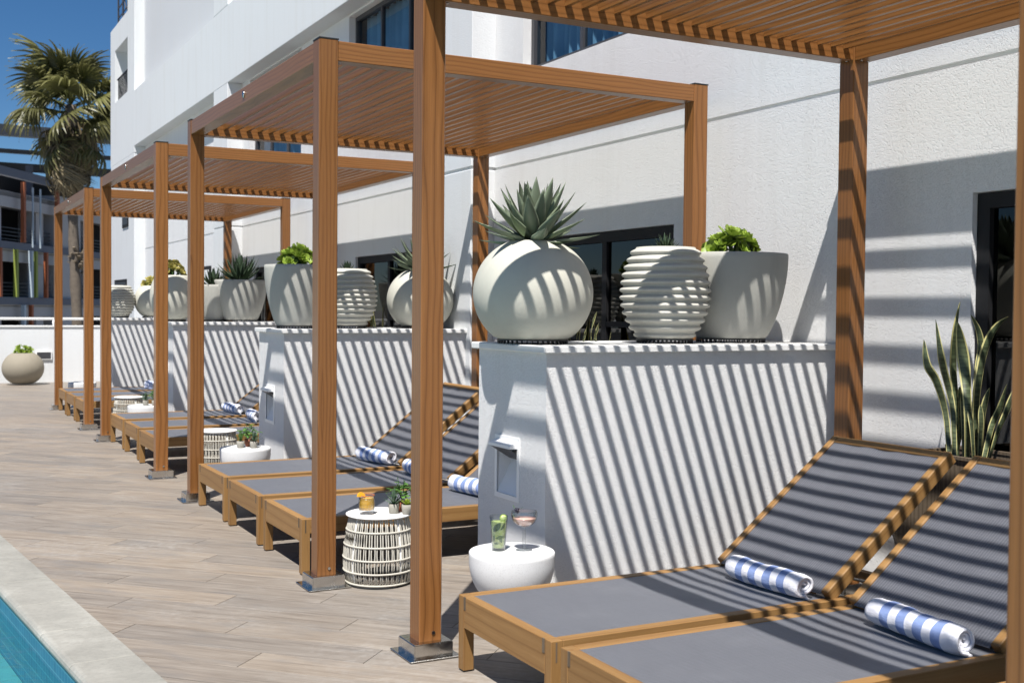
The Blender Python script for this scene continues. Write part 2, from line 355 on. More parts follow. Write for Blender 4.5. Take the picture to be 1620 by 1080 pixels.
def add_tube(bm, pts, r, n=6, closed=False):
    rings = []; m = len(pts)
    for i, p in enumerate(pts):
        a = pts[(i-1) % m] if (closed or i > 0) else p; b = pts[(i+1) % m] if (closed or i < m-1) else p
        t = (Vector(b)-Vector(a)).normalized(); u = t.orthogonal() if abs(t.z) > 0.99 else t.cross(Vector((0, 0, 1)))
        u.normalize(); v = t.cross(u); rr = r[i] if isinstance(r, (list, tuple)) else r
        rings.append([bm.verts.new(Vector(p)+u*rr*math.cos(2*math.pi*k/n)+v*rr*math.sin(2*math.pi*k/n)) for k in range(n)])
    prs = list(zip(rings[:-1], rings[1:])) + ([(rings[-1], rings[0])] if closed else [])
    for a, b in prs:
        for k in range(n): bm.faces.new((a[k], a[(k+1) % n], b[(k+1) % n], b[k]))
    if not closed:
        bm.faces.new(rings[0][::-1]); bm.faces.new(rings[-1])
def copy_tree(o, parent=None):
    c = o.copy(); C.objects.link(c); c.parent = parent
    if 'label' in c: del c['label']
    for ch in list(o.children): copy_tree(ch, c)
    return c
def leaf_mesh(name, L, W, segs=6, curve=0.3, channel=0.25, shape='lance', thick=0.0, twist=0.0, mat=None):
    """a leaf along +X from the origin, curving up (+Z); UV u across, v along"""
    bm = bmesh.new(); uvl = bm.loops.layers.uv.new('UVMap'); rows = []; uvs = {}
    for i in range(segs+1):
        t = i/segs
        if shape == 'lance': wd = W*(0.55+0.45*math.sin(min(t/0.45, 1)*math.pi/2))*(1-max(0, (t-0.35)/0.65)**1.6)
        elif shape == 'spoon': wd = W*math.sin(math.pi*(0.08+0.84*t))**0.7*(0.45+0.75*t)
        else: wd = W*(0.8+0.35*math.sin(t*math.pi*0.9))*(1-max(0, (t-0.6)/0.4)**2.2)
        wd = max(wd, W*0.012)
        a = curve*t; x = L*(math.sin(a)/curve if abs(curve) > 1e-4 else t); z = L*((1-math.cos(a))/curve if abs(curve) > 1e-4 else 0)
        tw = twist*t; row = []
        for s in (-1, -0.5, 0, 0.5, 1):
            yy = s*wd/2; zz = channel*W*(s*s)*(wd/W)
            y2 = yy*math.cos(tw)-zz*math.sin(tw); z2 = yy*math.sin(tw)+zz*math.cos(tw)
            v = bm.verts.new((x-z2*math.sin(a), y2, z+z2*math.cos(a))); uvs[v] = ((s+1)/2, t); row.append(v)
        rows.append(row)
    for a, b in zip(rows[:-1], rows[1:]):
        for k in range(4): bm.faces.new((a[k], b[k], b[k+1], a[k+1]))
    if thick:
        ret = bmesh.ops.solidify(bm, geom=list(bm.faces), thickness=thick)
    for f in bm.faces:
        for lp in f.loops:
            if lp.vert in uvs: lp[uvl].uv = uvs[lp.vert]
            else:
                best = min(uvs, key=lambda q: (q.co-lp.vert.co).length_squared); lp[uvl].uv = uvs[best]
    me = bpy.data.meshes.new(name); bm.to_mesh(me); bm.free(); me.polygons.foreach_set('use_smooth', [True]*len(me.polygons))
    if mat: me.materials.append(M[mat])
    return me
def place_leaf(me, parent, name, base, az, el, scale=1.0, roll=0.0):
    o = bpy.data.objects.new(name, me); link(o, parent); o.location = base
    o.rotation_euler = (Matrix.Rotation(az, 4, 'Z') @ Matrix.Rotation(-el, 4, 'Y') @ Matrix.Rotation(roll, 4, 'X')).to_euler()
    o.scale = (scale, scale, scale) if not isinstance(scale, tuple) else scale
    return o

# ------------------------------------------------------------------ layout constants
PX0, PX1, PW = 1.853, 4.168, 0.10          # pergola posts (near corner X), post width
PY = [(1.38, 4.274), (5.571, 8.47), (9.748, 12.66), (13.924, 16.79)]
PH = 2.77
PITCH = 4.18
WX, PILX = 4.47, 4.25
PLY = [(4.678+PITCH*i, 5.387+PITCH*i) for i in range(4)]
PLX = 2.666
cop = lambda y: 0.531+(7.70-y)*0.1046       # outer line of the pool coping
# ------------------------------------------------------------------ ground, terrace, pool
g = bpy.data.meshes.new('ground'); g.from_pydata([(-2000, -2000, -3.2), (2000, -2000, -3.2), (2000, 2000, -3.2), (-2000, 2000, -3.2)], [], [(0, 1, 2, 3)])
tag(mobj('ground', g, 'ground'), kind='structure')
Y0, Y1 = -6.0, 22.85
bm = bmesh.new()
for a, b, z in (((cop(Y0)-0.1, Y0), (cop(Y1)-0.1, Y1), -0.004),):
    vsx = [bm.verts.new(p) for p in ((a[0], Y0, z), (6.0, Y0, z), (6.0, Y1, z), (b[0], Y1, z))]; bm.faces.new(vsx)
    vsx2 = [bm.verts.new((v.co.x, v.co.y, -0.3)) for v in vsx]
    for i in range(4): bm.faces.new((vsx[i], vsx[(i+1) % 4], vsx2[(i+1) % 4], vsx2[i]))
terrace = tag(from_bm('terrace_floor', bm, 'grout'), kind='structure')

def clip(poly, keep):
    out = []
    for i in range(len(poly)):
        a, b = poly[i], poly[(i+1) % len(poly)]; da, db = keep(a), keep(b)
        if da >= 0: out.append(a)
        if (da >= 0) != (db >= 0):
            t = da/(da-db); out.append((a[0]+(b[0]-a[0])*t, a[1]+(b[1]-a[1])*t))
    return out
TW, TL, GAP = 0.2, 1.2, 0.0032
c45 = math.cos(R(45))
def uv2xy(u, v): return ((u+v)*c45, (v-u)*c45)      # inverse of the 45 degree turn used by the floor material
tiles = []
for row in range(-30, 130):
    off = (((row+500)*0.377) % 1.0)*TL
    for col in range(-25, 25):
        u0 = col*TL+off; v0 = row*TW
        q = [uv2xy(u0+GAP/2, v0+GAP/2), uv2xy(u0+TL-GAP/2, v0+GAP/2), uv2xy(u0+TL-GAP/2, v0+TW-GAP/2), uv2xy(u0+GAP/2, v0+TW-GAP/2)]
        p = q
        for kf in (lambda P: P[0]-cop(P[1])+0.09, lambda P: 4.44-P[0], lambda P: P[1]-Y0, lambda P: Y1-P[1]):
            p = clip(p, kf)
            if len(p) < 3: break
        if len(p) < 3: continue
        area = abs(sum(p[i][0]*p[(i+1) % len(p)][1]-p[(i+1) % len(p)][0]*p[i][1] for i in range(len(p))))/2
        if area < 0.004: continue
        cx = sum(a[0] for a in p)/len(p); cy = sum(a[1] for a in p)/len(p)
        full = abs(area-(TL-GAP)*(TW-GAP)) < 1e-5
        d = cx*0.4687+cy*0.8834; lat = cx*0.8834-cy*0.4687
        vis = d > 3.2 and -0.47*d < lat < 0.47*d and cx < 4.3
        tiles.append((d if vis else 1e6, cx, cy, p, full))
tiles.sort(key=lambda t: t[0])
def tile_prism(bm, p, z0=-0.0035, bev=0.0016):
    n = len(p); cx = sum(a[0] for a in p)/n; cy = sum(a[1] for a in p)/n
    ins = [(a[0]+(cx-a[0])*bev*2, a[1]+(cy-a[1])*bev*6) for a in p]
    lo = [bm.verts.new((a[0], a[1], z0)) for a in p]; md = [bm.verts.new((a[0], a[1], -bev*0.6)) for a in p]; hi = [bm.verts.new((a[0], a[1], 0)) for a in ins]
    try:
        f = bm.faces.new(hi)
        if f.normal.z < 0 or (f.normal_update() or f.normal.z < 0): f.normal_flip()
        for i in range(n):
            j = (i+1) % n
            bm.faces.new((lo[i], lo[j], md[j], md[i])); bm.faces.new((md[i], md[j], hi[j], hi[i]))
    except ValueError: pass
bm = bmesh.new(); hl, hw = TL/2-GAP/2, TW/2-GAP/2
tile_prism(bm, [(-hl, -hw), (hl, -hw), (hl, hw), (-hl, hw)]); bmesh.ops.recalc_face_normals(bm, faces=list(bm.faces))
tile_me = bpy.data.meshes.new('floor_tile'); bm.to_mesh(tile_me); bm.free(); tile_me.materials.append(M['floor'])
rest = bmesh.new()
for i, (d, cx, cy, p, full) in enumerate(tiles):
    if i < 300 and d < 1e5:
        if full:
            o = mobj('floor_tile', tile_me, None, terrace); o.location = (cx, cy, 0); o.rotation_euler = (0, 0, R(-45))
        else:
            b2 = bmesh.new(); tile_prism(b2, p); bmesh.ops.recalc_face_normals(b2, faces=list(b2.faces)); from_bm('floor_tile', b2, 'floor', terrace)
    else: tile_prism(rest, p)
bmesh.ops.recalc_face_normals(rest, faces=list(rest.faces))
tag(from_bm('floor_tile_field', rest, 'floor', terrace), kind='stuff')

# pool
dirv = Vector((-0.1046, 1.0, 0)).normalized(); nrm = Vector((-dirv.y, dirv.x, 0))     # nrm points to the pool
cop0 = Vector((0.531, 7.70, 0))
copg = tag(empty('pool_coping'), kind='structure')
CW = 0.262
def coping_stone(s0, s1):
    prof = [(0.0, -0.05), (0.0, 0.009), (0.003, 0.012)]
    for k in range(7):
        a = math.pi/2*(1-k/3.0); prof.append((CW-0.026+0.026*math.cos(a), -0.014+0.026*math.sin(a)))
    prof.append((CW-0.03, -0.05))
    bm = bmesh.new(); rr = []
    for s in (s0, s0+0.004, s1-0.004, s1):
        dz = 0 if s0 < s < s1 else -0.003
        rr.append([bm.verts.new(cop0+dirv*s+nrm*a+Vector((0, 0, b+(dz if b > -0.02 else 0)))) for a, b in prof])
    for A, B in zip(rr[:-1], rr[1:]):
        for k in range(len(prof)-1): bm.faces.new((A[k], A[k+1], B[k+1], B[k]))
    bm.faces.new(rr[0]); bm.faces.new(rr[-1][::-1]); bmesh.ops.recalc_face_normals(bm, faces=list(bm.faces))
    return from_bm('coping_stone', bm, 'coping', copg)
s = -13.0+0.185
while s < 15: coping_stone(s+0.002, s+0.519-0.002); s += 0.521
bedm = box('coping_bed', 0, 1, 0, 1, 0, 1, 'grout', copg)
bedm.matrix_world = Matrix.Translation(cop0+dirv*-14+nrm*0.01+Vector((0, 0, -0.3))) @ Matrix(((nrm.x*0.235, dirv.x*30, 0, 0), (nrm.y*0.235, dirv.y*30, 0, 0), (0, 0, 0.30, 0), (0, 0, 0, 1)))
pool = tag(empty('pool_basin'), kind='structure')
def ptq(s, a, z): return cop0+dirv*s+nrm*a+Vector((0, 0, z))
me = bpy.data.meshes.new('pool_wall'); me.from_pydata([(0, -15, -0.32), (0, 15, -0.32), (0, 15, -0.04), (0, -15, -0.04)], [], [(0, 1, 2, 3)])
o = mobj('waterline_tiles', me, 'pooltile', pool); o.location = ptq(0, CW-0.012, 0); o.rotation_euler = (0, 0, math.atan2(-dirv.x, dirv.y))
me = bpy.data.meshes.new('pool_shell')
me.from_pydata([ptq(-15, CW-0.011, -0.32), ptq(15, CW-0.011, -0.32), ptq(15, CW-0.011, -1.25), ptq(-15, CW-0.011, -1.25), ptq(15, 6.5, -1.25), ptq(-15, 6.5, -1.25), ptq(15, 6.5, 0), ptq(-15, 6.5, 0)], [], [(0, 1, 2, 3), (3, 2, 4, 5), (5, 4, 6, 7), (1, 6, 4, 2), (0, 3, 5, 7)])
mobj('pool_shell', me, 'poolplaster', pool)
me = bpy.data.meshes.new('pool_water'); me.from_pydata([ptq(-15, CW-0.0125, -0.115), ptq(15, CW-0.0125, -0.115), ptq(15, 6.5, -0.115), ptq(-15, 6.5, -0.115)], [], [(0, 1, 2, 3)])
tag(mobj('pool_water', me, 'water'), kind='structure')
me = bpy.data.meshes.new('far_bounce_deck'); me.from_pydata([ptq(-15, 6.5, 0), ptq(15, 6.5, 0), ptq(15, 30, 0), ptq(-15, 30, 0)], [], [(0, 3, 2, 1)])
tag(mobj('far_bounce_terrace', me, 'bounce_paving'), kind='structure')  # unseen deck across the pool, pale and close to bounce light onto pool-side faces

# ------------------------------------------------------------------ hotel building
hotel = tag(empty('hotel_building', (WX, 8, 0)), 'white stucco hotel building with dark framed windows behind the pergolas', 'building')
def hpart(o):
    o.parent = hotel; o.matrix_parent_inverse = Matrix.Translation((-WX, -8, 0)); return o
def wall_grid(name, X, ys, zs, holes, mat, depth):
    """front faces on plane X with rectangular holes and reveals of the given depth"""
    ys = sorted(set(ys+[a for h in holes for a in h[:2]])); zs = sorted(set(zs+[a for h in holes for a in h[2:]]))
    bm = bmesh.new()
    for y0, y1 in zip(ys[:-1], ys[1:]):
        for z0, z1 in zip(zs[:-1], zs[1:]):
            cy, cz = (y0+y1)/2, (z0+z1)/2
            if any(h[0] < cy < h[1] and h[2] < cz < h[3] for h in holes): continue
            bm.faces.new([bm.verts.new(p) for p in ((X, y1, z0), (X, y0, z0), (X, y0, z1), (X, y1, z1))])
    for (y0, y1, z0, z1) in holes:
        D = X+depth
        for q in (((X, y0, z0), (D, y0, z0), (D, y0, z1), (X, y0, z1)), ((X, y1, z0), (X, y1, z1), (D, y1, z1), (D, y1, z0)),
                  ((X, y0, z0), (X, y1, z0), (D, y1, z0), (D, y0, z0)), ((X, y0, z1), (D, y0, z1), (D, y1, z1), (X, y1, z1))):
            bm.faces.new([bm.verts.new(p) for p in q])
    bmesh.ops.remove_doubles(bm, verts=list(bm.verts), dist=1e-5)
    return hpart(from_bm(name, bm, mat))
lowW = [(2.0+PITCH*i, 3.80+PITCH*i, 0.32, 1.988) for i in range(4)]
lowW += [(18.8, 20.4, 0.9, 1.9)]
upW = [(1.45, 3.87, 3.34, 4.69), (5.86, 8.28, 3.34, 4.69), (9.98, 12.40, 3.34, 4.69), (14.15, 16.57, 3.34, 4.69)]
GZ0, GZ1 = 2.600, 2.622
wall_grid('lower_wall', WX, [-8, 27.6], [-0.01, GZ0], lowW, 'stucco', 0.06)
wall_grid('upper_wall', WX, [-8, 25.4], [GZ1, 9.0], upW, 'stucco', 0.09)
bm = bmesh.new(); D = WX+0.014
for q in (((WX, -8, GZ0), (WX, 27, GZ0), (D, 27, GZ0), (D, -8, GZ0)), ((D, -8, GZ0), (D, 27, GZ0), (D, 27, GZ1), (D, -8, GZ1)), ((D, -8, GZ1), (D, 27, GZ1), (WX, 27, GZ1), (WX, -8, GZ1))):
    bm.faces.new([bm.verts.new(p) for p in q])
hpart(from_bm('groove', bm, 'ledge'))
bm = bmesh.new(); add_box(bm, WX+0.3, 14, -8, 25.38, -0.1, 9.0); add_box(bm, WX+0.75, 14, 25.39, 27.6, -0.1, 7.55); hpart(from_bm('building_core', bm, 'dark_room'))
SOF, SPT = 4.712, 5.845
for (a, b) in ((0.4, 1.25), (8.77, 9.62), (16.99, 17.84)):
    for (za, zb) in ((0.0, GZ0), (GZ1, SOF)):
        hpart(box('pier', PILX, WX+0.05, a, b, za, zb, 'stucco_smooth', None, 0.006))
    hpart(box('pier_groove', PILX+0.014, WX+0.05, a+0.014, b-0.014, GZ0-0.001, GZ1+0.001, 'ledge'))
    hpart(box('upper_pier', PILX, WX+0.05, a, b, SPT, 9.0, 'stucco_smooth', None, 0.006))
hpart(box('spandrel', PILX, WX+0.06, -8, 24.65, SOF, SPT, 'stucco_smooth', None, 0.006))
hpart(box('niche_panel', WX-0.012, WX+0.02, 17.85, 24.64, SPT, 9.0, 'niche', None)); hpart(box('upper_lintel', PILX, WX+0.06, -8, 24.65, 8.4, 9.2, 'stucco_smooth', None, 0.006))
# end block with a balcony opening
endb = [(25.42, 27.05, 5.95, 7.1)]
wall_grid('end_block_wall', PILX, [24.65, 27.65], [4.585, 7.64], endb, 'stucco_smooth', 0.9)
wall_grid('end_tower_wall', PILX, [24.65, 25.42], [7.64, 9.2], [], 'stucco_smooth', 0.9)
bm = bmesh.new()
for q in (((PILX, 24.65, 4.585), (WX+0.06, 24.65, 4.585), (WX+0.06, 24.65, 9.2), (PILX, 24.65, 9.2)), ((PILX, 24.65, 4.585), (PILX, 27.65, 4.585), (6, 27.65, 4.585), (6, 24.65, 4.585)),
          ((PILX, 27.65, 4.585), (PILX, 27.65, 7.64), (8, 27.65, 7.64), (8, 27.65, 4.585)), ((PILX+0.9, 25.42, 7.64), (8, 25.42, 7.64), (8, 25.42, 9.2), (PILX+0.9, 25.42, 9.2)), ((PILX+0.9, 25.42, 5.95), (PILX+0.9, 27.05, 5.95), (PILX+0.9, 27.05, 7.1), (PILX+0.9, 25.42, 7.1))):
    bm.faces.new([bm.verts.new(p) for p in q])
hpart(from_bm('end_block_side', bm, 'stucco_smooth'))
hpart(box('lower_end_block', PILX, WX+0.05, 24.66, 27.6, 0, 4.585, 'stucco_smooth', None, 0.006))
bm = bmesh.new()
for k in range(9):
    y = 25.5+k*0.17; add_tube(bm, [(PILX+0.05, y, 5.95), (PILX+0.05, y, 6.45)], 0.012, 5)
add_tube(bm, [(PILX+0.05, 25.45, 6.46), (PILX+0.05, 27.0, 6.46)], 0.018, 5)
hpart(from_bm('balcony_railing', bm, 'frame'))
bm = bmesh.new()
for k in range(6):
    z = 7.65+k*0.22; add_tube(bm, [(PILX+0.1, 25.6, z), (PILX+0.1, 27.2, z)], 0.015, 5); add_tube(bm, [(PILX+0.1, 26.0+0.2*(k % 2), z), (PILX+0.1, 26.6-0.2*(k % 2), z+0.22)], 0.014, 5)
for y in (25.6, 26.0, 26.6, 27.2): add_tube(bm, [(PILX+0.1, y, 7.6), (PILX+0.1, y, 9.0)], 0.02, 5)
hpart(from_bm('roof_lattice', bm, 'framegrey'))

for (a, b, za, zb) in ((25.5, 27.0, 0.95, 2.0), (25.3, 26.0, 3.1, 3.6)):
    hpart(box('far_window_frame', PILX-0.02, PILX-0.002, a, b, za, zb, 'frame')); hpart(box('far_window_pane', PILX-0.024, PILX-0.021, a+0.06, b-0.06, za+0.06, zb-0.06, 'solar'))
sg = tag(empty('wall_sign', (WX-0.002, 19.2, 1.75)), 'small black framed board on the far white wall behind the third pergola', 'sign')
box('frame', -0.03, 0.0, -0.32, 0.32, -0.34, 0.34, 'frame', sg, 0.004); box('board', -0.034, -0.0305, -0.26, 0.26, -0.28, 0.28, 'white_paint', sg)
def window(y0, y1, z0, z1, X, upper):
    grp = empty('window'); grp.parent = hotel; grp.matrix_parent_inverse = Matrix.Translation((-WX, -8, 0))
    fm = 'framegrey' if upper else 'frame'; t = 0.05 if upper else 0.075
    bm = bmesh.new(); e = 0.004
    for b in ((y0+e, y0+t, z0+e, z1-e), (y1-t, y1-e, z0+e, z1-e), (y0+t, y1-t, z0+e, z0+t), (y0+t, y1-t, z1-t, z1-e)):
        add_box(bm, X, X+0.06, b[0], b[1], b[2], b[3])
    if upper:
        for f in (0.36, 0.68): add_box(bm, X+0.008, X+0.05, y0+(y1-y0)*f-0.02, y0+(y1-y0)*f+0.02, z0+t, z1-t)
    else:
        ym = (y0+y1)/2; add_box(bm, X+0.008, X+0.05, ym-0.03, ym+0.03, z0+t, z1-t); add_box(bm, X+0.010, X+0.048, y0+t, ym-0.03, 1.30, 1.34)
    from_bm('window_frame', bm, fm, grp)
    me = bpy.data.meshes.new('pane'); xx = X+0.03
    me.from_pydata([(xx, y0+t, z0+t), (xx, y1-t, z0+t), (xx, y1-t, z1-t), (xx, y0+t, z1-t)], [], [(0, 3, 2, 1)])
    mobj('pane', me, 'pane' if upper else 'pane_dark', grp)
    if upper:
        bm = bmesh.new(); n = 120; rowa = []; rowb = []
        for i in range(n+1):
            yy = y0+(y1-y0)*i/n; xx = X+0.17+0.040*math.sin(i*1.05)+0.02*math.sin(i*0.37)
            rowa.append(bm.verts.new((xx, yy, z0))); rowb.append(bm.verts.new((xx, yy, z1)))
        for i in range(n): bm.faces.new((rowa[i], rowb[i], rowb[i+1], rowa[i+1]))
        from_bm('curtain', bm, 'curtain', grp, True)
    box('sill', WX+0.004, X+0.02, y0+0.005, y1-0.005, z0-0.02, z0+0.003, 'ledge', grp)
    return grp
for h in upW: window(*h, WX+0.075, True)
for h in lowW: window(*h, WX+0.03, False)

# ------------------------------------------------------------------ pergolas
def make_pergola(ya, yb, label):
    root = tag(empty('pergola', (PX0, ya, 0)), label, 'pergola', 'pergolas in a row along the hotel wall')
    L = yb-ya; DX = PX1-PX0                        # local coords: origin at the near front post corner
    for (x, y) in ((0, 0), (0, L), (DX, 0), (DX, L)):
        p = box('post', -PW/2, PW/2, -PW/2, PW/2, 0.05, PH-0.004, 'per_z', root, 0.004); p.location = (x+PW/2, y+PW/2, 0)
        box('post_cap', -PW/2-0.001, PW/2+0.001, -PW/2-0.001, PW/2+0.001, PH-0.004, PH+0.003, 'black', p)
        bm = bmesh.new(); o = PW/2+0.036
        add_box(bm, -o, o, -o, o, 0.004, 0.0655); bmesh.ops.bevel(bm, geom=list(bm.edges), offset=0.004, segments=2, affect='EDGES')
        from_bm('base_collar', bm, 'steel', p)
        q = PW/2+0.062; box('base_plate', -q, q, -q, q, 0.0027, 0.009, 'steel', p, 0.002)
        bm = bmesh.new(); bmesh.ops.create_cone(bm, cap_ends=True, segments=10, radius1=0.0085, radius2=0.0075, depth=0.005)
        bmesh.ops.transform(bm, matrix=Matrix.Translation((0.012, -PW/2-0.002, 0.098)) @ Matrix.Rotation(R(90), 4, 'X'), verts=list(bm.verts))
        from_bm('bolt', bm, 'steel', p)
    e = 0.004; zb, zt = 2.663, 2.762
    box('beam', PW, DX, e, PW-e, zb, zt, 'per_x', root, 0.003); box('beam', PW, DX, L+e, L+PW-e, zb, zt, 'per_x', root, 0.003)
    fb = box('beam', e, PW-e, PW, L, zb, zt, 'per_y', root, 0.003); box('beam', DX+e, DX+PW-e, PW, L, zb, zt, 'per_y', root, 0.003)
    lathe_o = lathe('badge', [(0, 0), (0.020, 0), (0.022, 0.002), (0.022, 0.006), (0, 0.006)], 'steel', fb, 16)
    lathe_o.location = (0.0035, L*0.5, 2.716); lathe_o.rotation_euler = (0, R(-90), 0)
    scm = None
    for bx_, by_ in ((PW+0.02, 0.03), (PW+0.02, 0.07), (DX-0.02, 0.03), (DX-0.02, 0.07), (PW+0.02, L+0.03), (PW+0.02, L+0.07), (DX-0.02, L+0.03), (DX-0.02, L+0.07), (DX+0.03, L-0.02), (DX+0.07, L-0.02)):
        if scm is None:
            so_ = lathe('screw', [(0, -0.003), (0.005, -0.003), (0.006, 0.0005), (0, 0.0005)], 'steel', root, 10); scm = so_.data
        else: so_ = mobj('screw', scm, None, root)
        so_.location = (bx_, by_, 2.6625)
    bm = bmesh.new(); add_box(bm, -0.0105, 0.0105, PW-0.002, L+0.002, -0.024, 0.024)
    sm = bpy.data.meshes.new('slat'); bm.to_mesh(sm); bm.free(); sm.materials.append(M['per_y'])
    for i in range(26):
        o = mobj('slat', sm, None, root); o.location = (2.029-0.0105-PX0+0.0836*i, 0, 2.737)
    return root
make_pergola(*PY[0], 'nearest brown pergola, cut off by the right edge, over two loungers with towels')
make_pergola(*PY[1], 'second brown slatted pergola, shading the loungers behind the rope drum table with orange drink')
make_pergola(*PY[2], 'third brown slatted pergola from the camera, with low loungers beneath')
make_pergola(*PY[3], 'farthest brown pergola, in front of the white end wall and palm')

# ------------------------------------------------------------------ raised planter walls with ledges
def raised_wall(i, label):
    ya, yb = PLY[i]; root = tag(empty('planter_wall', (PLX, ya, 0)), label, 'wall', 'stucco planter walls between the pergolas')
    def loc(o): o.parent = root; o.matrix_parent_inverse = Matrix.Translation((-PLX, -ya, 0)); return o
    # front (-X) face with a niche for the step light
    ny0, ny1, nz0, nz1 = ya+0.275, ya+0.49, 0.50, 0.74
    bm = bmesh.new()
    def quad(*p): bm.faces.new([bm.verts.new(q) for q in p])
    X = PLX; zt = 1.215; XE = WX+0.02
    ys = [ya, ny0, ny1, yb]; zs = [0.0, nz0, nz1, zt]
    for a, b in zip(ys[:-1], ys[1:]):
        for c, d in zip(zs[:-1], zs[1:]):
            if a == ny0 and c == nz0: continue
            quad((X, b, c), (X, a, c), (X, a, d), (X, b, d))
    quad((X, ya, 0), (XE, ya, 0), (XE, ya, zt), (X, ya, zt)); quad((XE, yb, 0), (X, yb, 0), (X, yb, zt), (XE, yb, zt)); quad((X, ya, zt), (XE, ya, zt), (XE, yb, zt), (X, yb, zt))
    bmesh.ops.remove_doubles(bm, verts=list(bm.verts), dist=1e-5)
    ed = [e for e in bm.edges if e.is_valid and abs(e.verts[0].co.z-e.verts[1].co.z) > 0.1 and all(abs(v.co.x-X) < 1e-4 and (abs(v.co.y-ya) < 1e-4 or abs(v.co.y-yb) < 1e-4) for v in e.verts)]
    bmesh.ops.bevel(bm, geom=ed, offset=0.012, segments=3, affect='EDGES')
    loc(from_bm('wall', bm, 'stucco'))
    loc(box('ledge', X-0.032, XE, ya-0.032, yb+0.032, 1.2155, 1.250, 'ledge', None, 0.005))
    # step light: plate, hooded lens, sloped pocket
    pl = bmesh.new(); t = 0.006
    for (a, b, c, d) in ((ny0-0.022, ny1+0.022, nz1, nz1+0.05), (ny0-0.022, ny1+0.022, nz0-0.025, nz0), (ny0-0.022, ny0, nz0, nz1), (ny1, ny1+0.022, nz0, nz1)):
        add_box(pl, X-t, X+0.004, a, b, c, d)
    fx = loc(from_bm('step_light', pl, 'white_paint'))
    pk = bmesh.new(); D = X+0.10
    for q in (((X, ny0, nz0), (X, ny1, nz0), (D, ny1, nz1-0.05), (D, ny0, nz1-0.05)), ((D, ny0, nz1-0.05), (D, ny1, nz1-0.05), (D, ny1, nz1), (D, ny0, nz1)), ((X, ny0, nz0), (D, ny0, nz1-0.05), (D, ny0, nz1), (X, ny0, nz1)), ((X, ny1, nz0), (X, ny1, nz1), (D, ny1, nz1), (D, ny1, nz1-0.05)), ((X, ny0, nz1), (D, ny0, nz1), (D, ny1, nz1), (X, ny1, nz1))):
        pk.faces.new([pk.verts.new(p) for p in q])
    o = from_bm('pocket', pk, 'white_paint', fx)
    hd = bmesh.new(); pts = [(X-0.05, nz1-0.002), (X-0.05, nz1+0.012), (X-0.004, nz1+0.03), (X-0.004, nz1-0.002)]
    A = [hd.verts.new((x, ny0-0.008, z)) for x, z in pts]; B = [hd.verts.new((x, ny1+0.008, z)) for x, z in pts]
    hd.faces.new(A); hd.faces.new(B[::-1])
    for k in range(4): hd.faces.new((A[k], B[k], B[(k+1) % 4], A[(k+1) % 4]))
    bmesh.ops.recalc_face_normals(hd, faces=list(hd.faces)); from_bm('hood', hd, 'white_paint', fx)
    ln = bmesh.new(); ln.faces.new([ln.verts.new(p) for p in ((X-0.045, ny0, nz1-0.004), (X+0.07, ny0, nz1-0.075), (X+0.07, ny1, nz1-0.075), (X-0.045, ny1, nz1-0.004))])
    from_bm('lens', ln, 'framegrey', fx)
    return root
raised_wall(0, 'nearest white planter wall, striped with slat shadows, behind the half-bowl table with two drinks')
raised_wall(1, 'second white planter wall, behind the bowl table with three small plants and loungers')
raised_wall(2, 'third white planter wall from the camera, seen between thin brown posts')
raised_wall(3, 'farthest white planter wall, carrying a ribbed pot, beside the end wall')

# ------------------------------------------------------------------ loungers
def rail(name, p0, p1, wy, hz, mat, parent, bev=0.003):
    pass
LW, LL, LZ = 0.73, 1.93, 0.30
HX = 1.27                                          # hinge position along the lounger
def sling_mesh(x0, x1, y0, y1, sag, nx=44, ny=22):
    bm = bmesh.new(); vv = []
    for i in range(nx+1):
        r = []
        for j in range(ny+1):
            u, v = i/nx, j/ny
            r.append(bm.verts.new((x0+(x1-x0)*u, y0+(y1-y0)*v, -sag*(1-(2*v-1)**2)*min(1, 4*u+0.15, 4*(1-u)+0.15)-0.0035+0.0012*math.sin(u*9+v*4)*math.sin(v*math.pi)+0.0010*math.sin(v*13-u*7)*math.sin(v*math.pi)+0.003*math.exp(-((u-1)/0.06)**2)*math.sin(v*22)*math.sin(v*math.pi))))
        vv.append(r)
    for i in range(nx):
        for j in range(ny): bm.faces.new((vv[i][j], vv[i+1][j], vv[i+1][j+1], vv[i][j+1]))
    return bm
